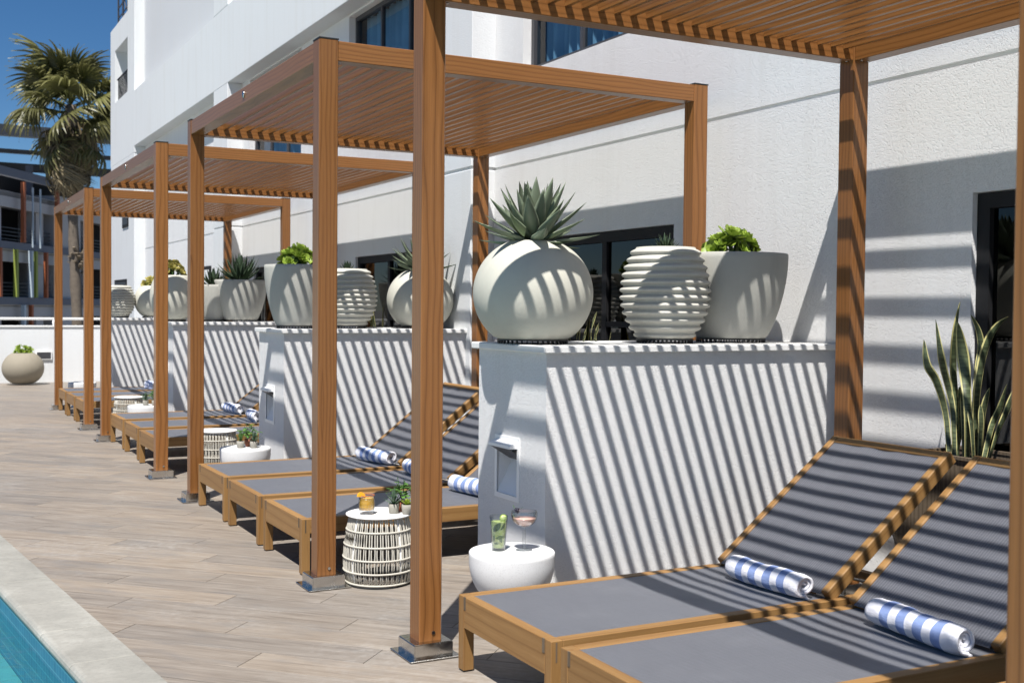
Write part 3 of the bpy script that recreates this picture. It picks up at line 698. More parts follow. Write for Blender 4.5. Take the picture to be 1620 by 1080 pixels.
def make_lounger():
    root = empty('sun_lounger')
    T = 0.046
    for (x, y) in ((0, 0), (0, LW-T), (LL-0.16, 0), (LL-0.16, LW-T)):
        zt = LZ-0.001 if x == 0 else LZ-0.082
        lg = box('leg', 0, T, 0, T, 0.006, zt, 'teak_z', root, 0.002); lg.location = (x, y, 0)
        if x == 0:
            ya_ = -0.0008 if y == 0 else T-0.001; box('joint_key', 0.018, 0.024, ya_, ya_+0.0018, LZ-0.075, LZ-0.006, 'greyboard', lg)
            yt_ = T if y == 0 else -0.016; box('tenon', -0.0006, 0.003, yt_, yt_+0.016, LZ-0.052, LZ-0.002, 'greyboard', lg)
        box('glide', 0.004, T-0.004, 0.004, T-0.004, 0.0005, 0.0065, 'black', lg)
    for y in (0, LW-T):                            # side rails: front cheek joint, then the long rail
        box('side_rail', T+0.0005, LL-0.05, y, y+T, LZ-0.08, LZ-0.001, 'teak_x', root, 0.0025)
    box('end_rail', 0.001, T-0.002, T+0.0005, LW-T-0.0005, LZ-0.125, LZ-0.002, 'teak_y', root, 0.0025)
    for x in (0.62, 1.22): box('cross_rail', x, x+0.04, T, LW-T, LZ-0.075, LZ-0.035, 'teak_y', root, 0.002)
    box('rear_rail', LL-0.10, LL-0.06, T, LW-T, LZ-0.08, LZ-0.03, 'teak_y', root, 0.002)
    s = from_bm('seat_sling', sling_mesh(T-0.004, HX+0.012, T-0.004, LW-T+0.004, 0.006), 'sling', root, True); s.location = (0, 0, LZ-0.0005)
    # backrest, local frame at the hinge, tilted up
    ang = R(37.6); BL = 0.85
    bk = empty('backrest'); bk.parent = root; bk.location = (HX, 0, LZ+0.004); bk.rotation_euler = (0, -ang, 0)
    bt = 0.036
    I_ = 0.022
    for y in (I_, LW-bt-I_): box('back_side_rail', 0, BL, y, y+bt, -0.028, 0.028, 'teak_x', bk, 0.003)
    box('back_top_rail', BL-0.04, BL-0.001, bt+I_+0.0005, LW-bt-I_-0.0005, -0.026, 0.026, 'teak_y', bk, 0.003)
    box('back_bottom_rail', 0.06, 0.09, bt+I_+0.0005, LW-bt-I_-0.0005, -0.034, -0.012, 'teak_y', bk, 0.003)
    s = from_bm('back_sling', sling_mesh(-0.012, BL-0.038, bt+I_-0.003, LW-bt-I_+0.003, 0.004), 'sling', bk, True); s.location = (0, 0, 0.024)
    bm = bmesh.new()
    for y in (0.06, LW-0.06): add_tube(bm, [(HX+0.45*math.cos(ang), y, LZ+0.45*math.sin(ang)-0.02), (HX+0.50, y, LZ-0.05)], 0.006, 6)
    add_tube(bm, [(HX+0.50, 0.06, LZ-0.05), (HX+0.50, LW-0.06, LZ-0.05)], 0.006, 6)
    from_bm('support_bracket', bm, 'steel', root)
    return root
proto = make_lounger()
spots = [
 (1.935, 3.345, 'lounger with towel nearest the striped planter wall, under the nearest pergola'),
 (1.930, 2.550, 'grey sling lounger at lower right, middle one of the nearest three'),
 (1.930, 1.640, 'barely visible lounger at the bottom right corner, nearest the camera'),
 (1.878, 7.575, 'lounger under the second pergola, farthest of its three, beside the small bowl table'),
 (1.872, 6.730, 'middle one of three loungers behind the tall post with orange drink'),
 (1.870, 5.880, 'lounger just behind the rope drum table, nearest of its three'),
 (1.935, 11.86, 'farthest of the three loungers under the third pergola'),
 (1.920, 10.97, 'middle of the three loungers under the third pergola'),
 (1.905, 10.06, 'nearest of the three loungers under the third pergola'),
 (1.885, 15.97, 'farthest lounger of all, by the white end wall'),
 (1.885, 15.10, 'middle lounger of the three under the farthest pergola'),
 (1.885, 14.24, 'nearest lounger of the three under the farthest pergola')]
LG = []
for i, (x, y, lb) in enumerate(spots):
    o = proto if i == 0 else copy_tree(proto)
    o.location = (x, y, 0); o.rotation_euler = (0, 0, R((0.0, -0.3, 0.2, 0.3, -0.2, 0.1, 0.4, -0.3, 0.2, -0.2, 0.3, 0)[i]))
    tag(o, lb, 'lounger', 'teak sun loungers with grey slings'); LG.append(o)

# ------------------------------------------------------------------ rolled towels
def make_towel(seed, rad=0.055, ln=0.44):
    rnd = random.Random(seed); bm = bmesh.new()
    turns = 2.7; n = 90; ny = 30; th = 0.0115; rows = []; ph = rnd.random()*6; ph2 = rnd.random()*6
    for j in range(ny+1):
        v = j/ny; e = abs(2*v-1); y = ln*(v-0.5); row = []
        bend = 0.004*math.sin(v*5+ph)
        for i in range(n+1):
            t = i/n; a = 2*math.pi*turns*t; r = 0.004+(rad-th-0.004)*t
            r *= 1.0-0.16*max(0, e-0.86)/0.14*(0.4+0.6*t)
            r += 0.0018*math.sin(a*2+j*0.45+ph)*t+0.0012*math.sin(j*1.1+a*3+ph2)*t+0.0012*math.sin(j*0.37+a+seed)
            yo = y+(0.014*(1-t)**1.0-0.004*math.sin(a+ph))*(-1 if v > 0.5 else 1)*(max(0, e-0.8)/0.2)
            row.append((r*math.cos(a)+bend, yo, r*math.sin(a)*0.92))
        q = row[-1]; fl = 0.016+0.006*math.sin(v*9+ph2)
        row += [(q[0]+0.004, q[1], q[2]-fl), (q[0]+0.012, q[1], q[2]-1.7*fl)]
        rows.append([bm.verts.new(p) for p in row])
    for A, B in zip(rows[:-1], rows[1:]):
        for i in range(len(A)-1): bm.faces.new((A[i], B[i], B[i+1], A[i+1]))
    bm.normal_update()
    if sum((f.calc_center_median()*Vector((1, 0, 1))).dot(f.normal) for f in bm.faces) < 0:
        for f in bm.faces: f.normal_flip()
    bmesh.ops.solidify(bm, geom=list(bm.faces), thickness=-th)
    me = bpy.data.meshes.new('rolled_towel'); bm.to_mesh(me); bm.free()
    me.polygons.foreach_set('use_smooth', [True]*len(me.polygons)); me.materials.append(M['towel'])
    return me, rad
tws = [(LG[0], 1.215, 0.275, 3, 0.0, 'blue striped rolled towel on the lounger against the striped planter wall'),
       (LG[1], 1.200, 0.265, 5, -4, 'largest blue striped rolled towel, at lower right'),
       (LG[3], 1.225, 0.30, 8, 10, 'rolled towel left of the tallest central post, seen end on'),
       (LG[4], 1.235, 0.36, 11, -3, 'rolled towel half hidden behind the tall central post'),
       (LG[5], 1.235, 0.38, 14, 6, 'rolled towel cut off by the nearest planter wall'),
       (LG[6], 1.23, 0.36, 17, 8, 'rolled towel on the far lounger of the third pergola'),
       (LG[7], 1.23, 0.36, 19, -5, 'rolled towel above the leafy pots, on the middle lounger of the third pergola'),
       (LG[9], 1.20, 0.30, 23, 4, 'tiny far rolled towel on a lounger of the farthest pergola')]
for lg, dx, dy, sd, rz, lb in tws:
    me, rad = make_towel(sd)
    o = mobj('rolled_towel', me); o.location = (lg.location.x+dx-0.045, lg.location.y+dy, LZ-0.004+rad*0.92+0.004); o.rotation_euler = (0, R(random.Random(sd).uniform(-60, 40)) if sd > 5 else R(-25), R(rz))
    tag(o, lb, 'towel', 'rolled striped towels on the loungers')

# ------------------------------------------------------------------ bowl tables (a bowl on a flared foot)
def bowl_table(x, y, label, rad=0.192, h=0.346):
    root = tag(empty('bowl_table', (x, y, 0)), label, 'side table', 'white half-bowl side tables')
    prof = [(0, h), (rad-0.010, h), (rad-0.004, h-0.002), (rad, h-0.007), (rad+0.0005, h-0.02), (rad, h-0.04)]
    for k in range(1, 17):
        t = k/16; a = t*math.pi/2*0.88
        prof.append((0.045+(rad-0.045)*math.cos(a)**0.85, h-0.04-0.185*math.sin(a)/math.sin(math.pi/2*0.88)))
    lathe('bowl', prof, 'terrazzo', root, 72)
    zt = prof[-1][1]; rb = prof[-1][0]
    foot = [(rb-0.004, zt+0.003)]
    for k in range(0, 11):
        t = k/10; foot.append((rb-0.006+(0.150-rb)*(t**1.5), zt*(1-t)+0.012*t))
    foot += [(0.150, 0.0005), (0, 0.0005)]
    lathe('foot', foot, 'terrazzo', root, 56)
    return root
bowl_table(2.405, 4.515, 'white half-bowl table with two cocktails, before the nearest planter wall')
bowl_table(2.330, 8.745, 'white half-bowl table with three leafy pots, by the second planter wall')
bowl_table(2.35, 12.93, 'white half-bowl table with small pots under the third pergola', 0.19)
bowl_table(2.25, 17.15, 'farthest white half-bowl table, beside the end wall', 0.19)

# ------------------------------------------------------------------ rope drum tables
def drum_table(x, y, label, z=0.362):
    root = tag(empty('drum_table', (x, y, 0)), label, 'side table', 'rope drum side tables')
    lathe('table_top', [(0, z), (0.166, z), (0.170, z-0.002), (0.170, z-0.008), (0.166, z-0.010), (0, z-0.010)], 'tabletop', root, 64)
    rr = lambda t: 0.150+0.030*math.sin(min(1, t*1.15)*math.pi*0.62)-0.012*max(0, t-0.8)/0.2    # radius from top (0) to bottom (1)
    H0, H1 = z-0.012, 0.016
    bm = bmesh.new()
    for k in range(76):
        a0 = 2*math.pi*(k+(0.22 if k % 2 else 0))/76; sgn = 1 if k % 2 else -1
        pts = []
        for i in range(9):
            t = i/8; a = a0+sgn*0.006*math.sin(t*math.pi*5); r = rr(t)+0.001*sgn
            pts.append((r*math.cos(a), r*math.sin(a), H0+(H1-H0)*t))
        add_tube(bm, pts, 0.0034, 5)
    tag(from_bm('rope_strands', bm, 'rope', root, True), kind='stuff')
    for t in (0.20, 0.42, 0.62, 0.82, 1.0):
        bm = bmesh.new(); n = 48; r = rr(t)+0.003
        add_tube(bm, [(r*math.cos(2*math.pi*k/n), r*math.sin(2*math.pi*k/n), H0+(H1-H0)*t) for k in range(n)], 0.0052, 6, True)
        from_bm('rope_ring', bm, 'rope', root, True)
    for k in range(4):
        a = 2*math.pi*k/4+0.35; bm = bmesh.new()
        add_tube(bm, [((rr(t)-0.010)*math.cos(a), (rr(t)-0.010)*math.sin(a), H0+(H1-H0)*t) for t in (0, 0.2, 0.4, 0.6, 0.8, 1.0)], 0.008, 8)
        from_bm('frame_leg', bm, 'white_paint', root, True)
    lathe('base_ring', [(0.150, 0.0005), (rr(1)+0.004, 0.0005), (rr(1)+0.004, 0.009), (0.150, 0.009), (0.150, 0.0005)], 'ring_dark', root, 48)
    return root
drum_table(2.185, 5.575, 'rope-woven drum table with an orange drink, beside the central posts')
drum_table(2.40, 9.93, 'rope-woven drum table half hidden behind the second bowl table')
drum_table(2.36, 14.02, 'farthest rope-woven drum table, behind the third bowl table')

# ------------------------------------------------------------------ drinks
def wrap_patch(bm, uvl, rf, a0, z0, ln, wd, rot, off=0.0, shape='leaf'):
    """a leaf or slice lying against the inside of a glass of radius rf(z)"""
    n = 8; rows = []
    for i in range(n+1):
        t = i/n; hw = wd/2*(math.sin(math.pi*min(max(t, 0.02), 0.98))**(0.75 if shape == 'leaf' else 0.5))
        row = []
        for sd in (-1, -0.5, 0, 0.5, 1):
            p, q = (t-0.5)*ln, sd*hw
            du, dv = p*math.cos(rot)-q*math.sin(rot), p*math.sin(rot)+q*math.cos(rot)
            z = z0+dv; r = rf(z)-0.0006-off-0.0025*(1-sd*sd)*0.4; a = a0+du/max(r, 0.01)
            row.append((bm.verts.new((r*math.cos(a), r*math.sin(a), z)), ((sd+1)/2, t)))
        rows.append(row)
    for A, B in zip(rows[:-1], rows[1:]):
        for k in range(4):
            f = bm.faces.new((A[k][0], B[k][0], B[k+1][0], A[k+1][0])); f.smooth = True
            for lp, uv_ in zip(f.loops, (A[k][1], B[k][1], B[k+1][1], A[k+1][1])): lp[uvl].uv = uv_
def highball(x, y, z):
    root = tag(empty('mojito_glass', (x, y, z)), 'tall glass of green mojito with lime and mint on bowl table', 'drink')
    h = 0.155; r0, r1 = 0.0300, 0.0405
    rf = lambda zz: r0+(r1-r0)*zz/h-0.0016
    lathe('glass', [(0, 0.0005), (r0-0.002, 0.0005), (r0, 0.003), (r1, h), (r1-0.0012, h+0.0006), (r1-0.0022, h), (r0-0.0012, 0.013), (0, 0.013)], 'glass', root, 40)
    lathe('liquid', [(0, 0.0135), (rf(0.014)-0.003, 0.0135), (rf(h-0.025)-0.003, h-0.025), (0, h-0.025)], 'mojito', root, 32)
    va = math.atan2(-y, -x)                       # side that faces the viewer
    for kind, mat, items in (('slice', 'lime_flesh', [(-0.5, 0.030, 0.034, 0.026, 0.2, 0.0015), (0.45, 0.045, 0.034, 0.030, 1.0, 0.002), (-0.15, 0.068, 0.044, 0.022, -0.4, 0.0018), (0.5, 0.085, 0.036, 0.026, 0.6, 0.002), (-0.65, 0.092, 0.036, 0.03, 1.2, 0.002), (0.1, 0.110, 0.05, 0.020, 0.5, 0.0016), (0.0, 0.025, 0.03, 0.02, 2.4, 0.001)]),
                             ('mint_leaf', 'bush', [(-0.25, 0.108, 0.052, 0.027, 0.85, 0.0), (0.22, 0.062, 0.040, 0.018, 0.15, 0.0004), (0.30, 0.052, 0.030, 0.014, 2.0, 0.0004), (-0.75, 0.058, 0.03, 0.014, 1.3, 0.0004), (0.65, 0.112, 0.04, 0.012, 0.9, 0.0006), (-0.35, 0.035, 0.026, 0.012, 0.1, 0.0004)])):
        for (da, zz, ln, wd, rot, off) in items:
            bm = bmesh.new(); uvl = bm.loops.layers.uv.new('UVMap'); wrap_patch(bm, uvl, rf, va+da, zz, ln, wd, rot, off, 'leaf' if kind == 'mint_leaf' else 'slice')
            from_bm(kind, bm, mat, root)
    for nm, mt, pr in (('lime_wheel', 'lime_flesh', [(0, -0.002), (0.0145, -0.002), (0.0145, 0.002), (0, 0.002)]), ('lime_rind', 'lime', [(0.0146, -0.0026), (0.0168, -0.0026), (0.0168, 0.0026), (0.0146, 0.0026), (0.0146, -0.0026)])):
        o = lathe(nm, pr, mt, root, 22); o.location = (0.016, -0.014, h-0.010); o.rotation_euler = (R(80), R(15), R(-20))
    return root
def coupe(x, y, z):
    root = tag(empty('coupe_glass', (x, y, z)), 'stemmed coupe glass of pink cocktail with dark berry', 'drink')
    prof = [(0, 0.0006), (0.0345, 0.0006), (0.0345, 0.002), (0.012, 0.0045), (0.0075, 0.010), (0.0062, 0.03), (0.0060, 0.085), (0.008, 0.092)]
    nb = len(prof)
    for k in range(1, 15):
        t = k/14; a = t*math.pi*0.60; prof.append((0.006+0.0485*math.sin(a)**0.85, 0.093+0.0525*(1-math.cos(a))/(1-math.cos(math.pi*0.6))*1.0+0.010*t))
    inner = [(r-0.0013, zz+0.0008) for r, zz in prof[nb:]][::-1]
    lathe('glass', prof+inner+[(0, 0.0945)], 'glass', root, 44)
    liq = [(0, 0.0955)]+[(max(r-0.0024, 0.001), zz+0.0012) for r, zz in prof[nb:] if zz < 0.131]
    liq.append((0, liq[-1][1])); lathe('liquid', liq, 'pink_drink', root, 36)
    bm = bmesh.new(); rnd = random.Random(2)
    for k in range(26):
        mm = Matrix.Translation((rnd.uniform(-1, 1)*0.008, rnd.uniform(-1, 1)*0.006, rnd.uniform(-1, 1)*0.008))
        bmesh.ops.create_icosphere(bm, subdivisions=1, radius=0.0042, matrix=mm)
    o = from_bm('berry', bm, 'berry', root, True); o.location = (-0.030, 0.008, prof[-1][1]+0.002)
    lm = leaf_mesh('garnish_leaf', 0.022, 0.012, 4, 0.4, 0.1, 'spoon', 0, 0, 'bush'); place_leaf(lm, root, 'garnish_leaf', (-0.034, 0.012, prof[-1][1]+0.006), 2.4, 0.7, 1.0); place_leaf(lm, root, 'garnish_leaf', (-0.022, 0.0, prof[-1][1]+0.008), -0.6, 0.4, 0.8)
    return root
def tumbler(x, y, z):
    root = tag(empty('orange_drink_glass', (x, y, z)), 'short glass of orange cocktail with citrus slice on drum table', 'drink')
    h = 0.098
    lathe('glass', [(0, 0.0005), (0.032, 0.0005), (0.035, 0.004), (0.041, 0.03), (0.042, 0.06), (0.040, h), (0.0388, h), (0.0405, 0.06), (0.039, 0.024), (0, 0.020)], 'glass', root, 32)
    lathe('liquid', [(0, 0.021), (0.0375, 0.025), (0.0398, 0.04), (0.0398, 0.062), (0.0385, h-0.012), (0, h-0.012)], 'orange_drink', root, 28)
    bm = bmesh.new(); n = 24; add_tube(bm, [(0.0395*math.cos(2*math.pi*k/n), 0.0395*math.sin(2*math.pi*k/n), h) for k in range(n)], 0.0018, 5, True); from_bm('chili_rim', bm, 'chili', root, True)
    bm = bmesh.new(); add_box(bm, -0.014, 0.014, -0.014, 0.014, 0, 0.024, Matrix.Translation((0.008, -0.006, h-0.026)) @ Matrix.Rotation(R(25), 4, 'Z') @ Matrix.Rotation(R(12), 4, 'X')); from_bm('ice_cube', bm, 'ice', root)
    bm = lathe_bm([(0, -0.005), (0.024, -0.005), (0.026, 0), (0.024, 0.005), (0, 0.005)], 24)
    bmesh.ops.bisect_plane(bm, geom=list(bm.verts)+list(bm.edges)+list(bm.faces), plane_co=(0, 0, 0), plane_no=(0, -1, 0), clear_outer=True)
    bmesh.ops.holes_fill(bm, edges=[e for e in bm.edges if e.is_boundary])
    o = from_bm('citrus_slice', bm, 'orange_peel', root); o.location = (-0.034, -0.012, h-0.006); o.rotation_euler = (R(72), R(8), R(12))
    return root
highball(2.350, 4.540, 0.3465); cg = coupe(2.455, 4.495, 0.3465); cg.scale = (1.08, 1.08, 1.13); tumbler(2.110, 5.555, 0.3625)

# ------------------------------------------------------------------ small pots on the tables
spk_me = leaf_mesh('spiky_leaf', 0.085, 0.011, 5, 0.35, 0.2, 'lance', 0.0, 0, 'spiky')
lim_me = leaf_mesh('lime_leaf', 0.05, 0.022, 5, 0.45, 0.25, 'lance', 0.0, 0, 'lime')
bsh_me = leaf_mesh('bushy_leaf', 0.030, 0.020, 4, -0.4, 0.1, 'spoon', 0.0, 0, 'bush')
grs_me = leaf_mesh('grass_leaf', 0.085, 0.010, 5, 0.4, 0.2, 'lance', 0.0, 0, 'bush')
def small_pot(x, y, z, kind, label, s=1.0, seed=0):
    rnd = random.Random(seed); root = tag(empty('small_potted_plant', (x, y, z)), label, 'potted plant', 'small potted plants on the tables')
    mat = 'terracotta' if kind == 'bushy' else 'smallpot'; r = 0.027*s; h = 0.050*s
    lathe('pot', [(0, 0.0005), (r*0.78, 0.0005), (r*0.86, 0.004), (r, h*0.55), (r*1.02, h), (r*0.88, h), (r*0.86, h-0.006), (0, h-0.006)], mat, root, 28)
    lathe('soil', [(0, h-0.003), (r*0.86, h-0.005)], 'soil', root, 16)
    if kind == 'spiky':
        for k in range(34):
            t = k/34; place_leaf(spk_me, root, 'leaf', (0.004*math.cos(k), 0.004*math.sin(k), h-0.004), k*2.4, R(10+78*t+rnd.uniform(-6, 6)), s*rnd.uniform(0.75, 1.1))
    elif kind == 'grass':
        for k in range(30):
            place_leaf(grs_me, root, 'leaf', (0.006*math.cos(k), 0.006*math.sin(k), h-0.004), k*2.4, R(rnd.uniform(38, 85)), s*rnd.uniform(0.7, 1.1))
    elif kind == 'lime':
        for k in range(26):
            t = k/26; place_leaf(lim_me, root, 'leaf', (0.003*math.cos(k), 0.003*math.sin(k), h-0.003), k*2.4, R(18+62*t), s*(0.9-0.25*t))
    else:
        bm = bmesh.new()
        for k in range(7):
            a = k*0.9; add_tube(bm, [(0, 0, h-0.005), (0.02*math.cos(a), 0.02*math.sin(a), h+0.05), (0.045*math.cos(a), 0.045*math.sin(a), h+0.08+0.02*(k % 3))], 0.0018, 5)
        from_bm('stems', bm, 'bush', root)
        for k in range(75):
            a = rnd.uniform(0, 6.28); rr = 0.058*math.sqrt(rnd.random()); zz = h+0.028+0.085*rnd.random()*(1-rr/0.09)
            place_leaf(bsh_me, root, 'leaf', (rr*math.cos(a)*s, rr*math.sin(a)*s, zz), rnd.uniform(0, 6.28), R(rnd.uniform(-25, 35)), s*rnd.uniform(0.7, 1.2))
    return root
small_pot(2.245, 5.520, 0.3625, 'spiky', 'dark spiky succulent in grey pot next to the orange drink', 1.0, 1)
small_pot(2.298, 5.470, 0.3625, 'lime', 'lime green succulent in grey pot on the nearest drum table', 1.0, 2)
small_pot(2.310, 5.560, 0.3625, 'bushy', 'bushy green plant in terracotta pot on the nearest drum table', 1.05, 3)
small_pot(2.285, 8.715, 0.3465, 'grass', 'left grey pot of grassy leaves on the second bowl table', 1.05, 4)
small_pot(2.375, 8.670, 0.3465, 'spiky', 'right grey pot of dark spikes on the second bowl table', 1.05, 5)
small_pot(2.370, 8.790, 0.3465, 'bushy', 'bushy plant in terracotta pot on the second bowl table', 1.2, 6)
small_pot(2.340, 12.88, 0.3465, 'spiky', 'left grey pot on the third, far bowl table', 1.15, 7)
small_pot(2.430, 12.85, 0.3465, 'spiky', 'right grey pot on the third, far bowl table', 1.15, 8)
small_pot(2.470, 12.98, 0.3465, 'bushy', 'leafy plant in terracotta pot on the third, far bowl table', 1.3, 9)

# ------------------------------------------------------------------ large pots and their plants
def spacer(root, r):
    bm = bmesh.new(); n = 40
    for k in range(n):
        a = 2*math.pi*k/n; add_box(bm, -0.004, 0.004, -0.003, 0.003, 0.0005, 0.022, Matrix.Rotation(a, 4, 'Z') @ Matrix.Translation((r, 0, 0)))
    lathe_bm([(r*0.9, 0.016), (r+0.006, 0.016), (r+0.006, 0.022), (r*0.9, 0.022)], 40, bm)
    from_bm('drainage_riser', bm, 'black', root)
Z0 = 0.022
def sphere_pot(root, R_, H, mat='pot_cream', mouth=0.5, base=0.52):
    prof = [(0, Z0), (R_*base-0.01, Z0), (R_*base, Z0+0.006)]
    a0 = math.acos(base); a1 = math.acos(mouth); n = 26
    zc0 = -math.sin(a0); zc1 = math.sin(a1)
    for k in range(1, n+1):
        a = -a0+(a0+a1)*k/n; prof.append((R_*math.cos(a), Z0+H*(math.sin(a)-zc0)/(zc1-zc0)))
    rm = prof[-1][0]; zt = prof[-1][1]
    prof += [(rm-0.008, zt+0.002), (rm-0.02, zt-0.006), (rm-0.03, zt-0.05), (0, zt-0.05)]
    lathe('pot', prof, mat, root, 72); lathe('soil', [(0, zt-0.03), (rm-0.024, zt-0.035)], 'soil', root, 24)
    return zt, rm
def ribbed_pot(root, R_, H, mat='pot_rib', ribs=12):
    prof = [(0, Z0), (R_*0.58, Z0)]
    n = ribs*13
    for k in range(n+1):
        t = k/n; env = R_*((1-0.38*((0.47-t)/0.47)**2) if t < 0.47 else (1-0.29*((t-0.47)/0.53)**2.2))
        saw = (t*ribs) % 1.0; rg = math.sin(math.pi*min(1.0, saw/0.74))**0.7 if saw < 0.74 else 0.0
        prof.append((env+R_*0.075*rg-R_*0.055, Z0+H*t))
    rm = prof[-1][0]; zt = prof[-1][1]
    prof += [(rm-0.02, zt), (rm-0.03, zt-0.05), (0, zt-0.05)]
    lathe('pot', prof, mat, root, 72); lathe('soil', [(0, zt-0.03), (rm-0.024, zt-0.035)], 'soil', root, 24)
    return zt, rm
def bowl_pot(root, R_, H, mat='pot_grey', base=0.64):
    prof = [(0, Z0), (R_*base-0.012, Z0), (R_*base, Z0+0.008)]
    for k in range(1, 19):
        t = k/18; prof.append((R_*(base+(1-base)*math.sin(t*math.pi/2)**0.85), Z0+0.008+(H-0.008)*t**1.05))
    zt = prof[-1][1]; prof += [(R_-0.006, zt+0.004), (R_-0.024, zt+0.004), (R_-0.03, zt-0.05), (0, zt-0.05)]
    lathe('pot', prof, mat, root, 72); lathe('soil', [(0, zt-0.02), (R_-0.028, zt-0.025)], 'soil', root, 24)
    return zt, R_
ag_me = leaf_mesh('agave_leaf', 0.30, 0.080, 9, 0.30, 0.22, 'lance', 0.004, 0, 'agave')
ag2_me = leaf_mesh('dark_agave_leaf', 0.30, 0.058, 7, 0.45, 0.22, 'lance', 0.003, 0, 'agave2')
def agave(root, z, me, n, s, seed=1, lo=-4, hi=86):
    rnd = random.Random(seed)
    for k in range(n):
        t = k/(n-1); el = lo+(hi-lo)*t**0.9+rnd.uniform(-5, 5)
        place_leaf(me, root, 'leaf', (0.028*s*math.cos(k*2.4), 0.028*s*math.sin(k*2.4), z+0.05*s*t), k*2.39996+rnd.uniform(-.1, .1), R(el), s*rnd.uniform(0.82, 1.05)*(0.95 if t < 0.85 else 0.85))
def rosette_bm(bm, ctr, nrm_, rad, n, rnd, uvl, mi=0):
    q = nrm_.to_track_quat('Z', 'Y').to_matrix().to_4x4(); base = Matrix.Translation(ctr) @ q
    for k in range(n):
        t = k/n; az = k*2.39996; el = R(8+74*t); L = rad*(1-0.70*t); W = L*0.68
        m = base @ Matrix.Rotation(az, 4, 'Z') @ Matrix.Rotation(-el, 4, 'Y')
        rows = []
        for i, (f, wf) in enumerate(((0.05, 0.28), (0.5, 0.8), (0.82, 1.0), (1.0, 0.35))):
            zz = 0.16*L*f*f+rnd.uniform(-.01, .01)*L
            rows.append([(bm.verts.new(m @ Vector((L*f, sgn*W*wf/2, zz+0.06*L*abs(sgn)))), ((sgn+1)/2, f)) for sgn in (-1, 0, 1)])
        for A, B in zip(rows[:-1], rows[1:]):
            for j in range(2):
                fc = bm.faces.new((A[j][0], B[j][0], B[j+1][0], A[j+1][0])); fc.smooth = True
                for lp, uvv in zip(fc.loops, (A[j][1], B[j][1], B[j+1][1], A[j+1][1])): lp[uvl].uv = uvv
def aeonium(root, z, rad, ht, count, seed, mat, rr=0.075):
    rnd = random.Random(seed); bm0 = bmesh.new()
    for k in range(count):
        t = (k+0.5)/count; ph = math.acos(1-t*0.98); az = k*2.39996+rnd.uniform(-.3, .3)
        d = Vector((math.sin(ph)*math.cos(az), math.sin(ph)*math.sin(az), math.cos(ph)))
        p = Vector((d.x*rad*rnd.uniform(0.72, 0.95), d.y*rad*rnd.uniform(0.72, 0.95), z+0.03+d.z*ht*rnd.uniform(0.8, 1.0)))
        bm = bmesh.new(); uvl = bm.loops.layers.uv.new('UVMap')
        rosette_bm(bm, p, (d+Vector((-0.25, -0.35, 0.25))).normalized(), rr*rnd.uniform(0.7, 1.2), 19, rnd, uvl)
        from_bm('rosette', bm, mat, root)
        add_tube(bm0, [(0, 0, z-0.03), tuple(p*0.98)], 0.007, 5)
    from_bm('stems', bm0, 'bush', root)
LZT = 1.2505
def potted(name, x, y, label, cat='potted plant', z=LZT): return tag(empty(name, (x, y, z), random.Random(x*7+y).uniform(0, 6)), label, cat)
# planter wall 1
r = potted('potted_agave', 2.785, 5.03, 'large cream globe pot with big grey-green agave on the nearest planter wall'); zt, rm = sphere_pot(r, 0.300, 0.485, base=0.60, mouth=0.42); spacer(r, 0.172); agave(r, zt-0.02, ag_me, 50, 1.06, 3, -6, 80)
r = potted('ribbed_pot', 3.566, 5.0, 'ribbed beehive pot with small dark succulent on the nearest planter wall'); zt, rm = ribbed_pot(r, 0.236, 0.480); spacer(r, 0.145); agave(r, zt-0.03, ag2_me, 40, 0.34, 5, 10, 86)
for k in range(0): pass
r = potted('potted_aeonium', 4.045, 5.05, 'grey bowl pot with lime green aeonium rosettes, at right end of the nearest planter wall'); zt, rm = bowl_pot(r, 0.305, 0.458); spacer(r, 0.185); aeonium(r, zt-0.04, 0.115, 0.13, 13, 4, 'aeonium', 0.085)
# planter wall 2
yb2 = 9.21
r = potted('potted_agave', 3.982, yb2, 'cream globe pot with agave, half hidden behind the tall central post'); zt, rm = sphere_pot(r, 0.290, 0.475, base=0.58, mouth=0.42); spacer(r, 0.16); agave(r, zt-0.02, ag_me, 56, 1.05, 8)
r = potted('ribbed_pot', 3.315, yb2, 'ribbed beehive pot with tiny plant on the second planter wall'); zt, rm = ribbed_pot(r, 0.25, 0.475); spacer(r, 0.15); agave(r, zt-0.03, ag2_me, 36, 0.34, 9, 10, 86)
r = potted('potted_aeonium', 2.865, yb2-0.05, 'grey bowl pot with a round mound of aeonium, left end of the second planter wall'); zt, rm = bowl_pot(r, 0.265, 0.49); spacer(r, 0.16); aeonium(r, zt-0.04, 0.125, 0.15, 14, 6, 'aeonium', 0.1)
# planter wall 3
yb3 = 13.39
r = potted('potted_agave', 3.51, yb3, 'grey bowl pot with dark spiky agave on the third planter wall'); zt, rm = bowl_pot(r, 0.30, 0.46); spacer(r, 0.18); agave(r, zt-0.04, ag2_me, 60, 1.15, 11)
r = potted('potted_agave', 3.225, yb3+0.12, 'small shaded pot with spiky plant between larger pots on the third planter wall'); zt, rm = bowl_pot(r, 0.215, 0.40, 'pot_grey'); spacer(r, 0.12); agave(r, zt-0.04, ag2_me, 44, 0.8, 12)
r = potted('potted_aeonium', 2.725, yb3, 'cream globe pot with orange tipped rosettes at left end of the third planter wall'); zt, rm = sphere_pot(r, 0.245, 0.50, mouth=0.72, base=0.62); spacer(r, 0.15); aeonium(r, zt-0.04, 0.145, 0.15, 14, 14, 'aeonium_y', 0.085)
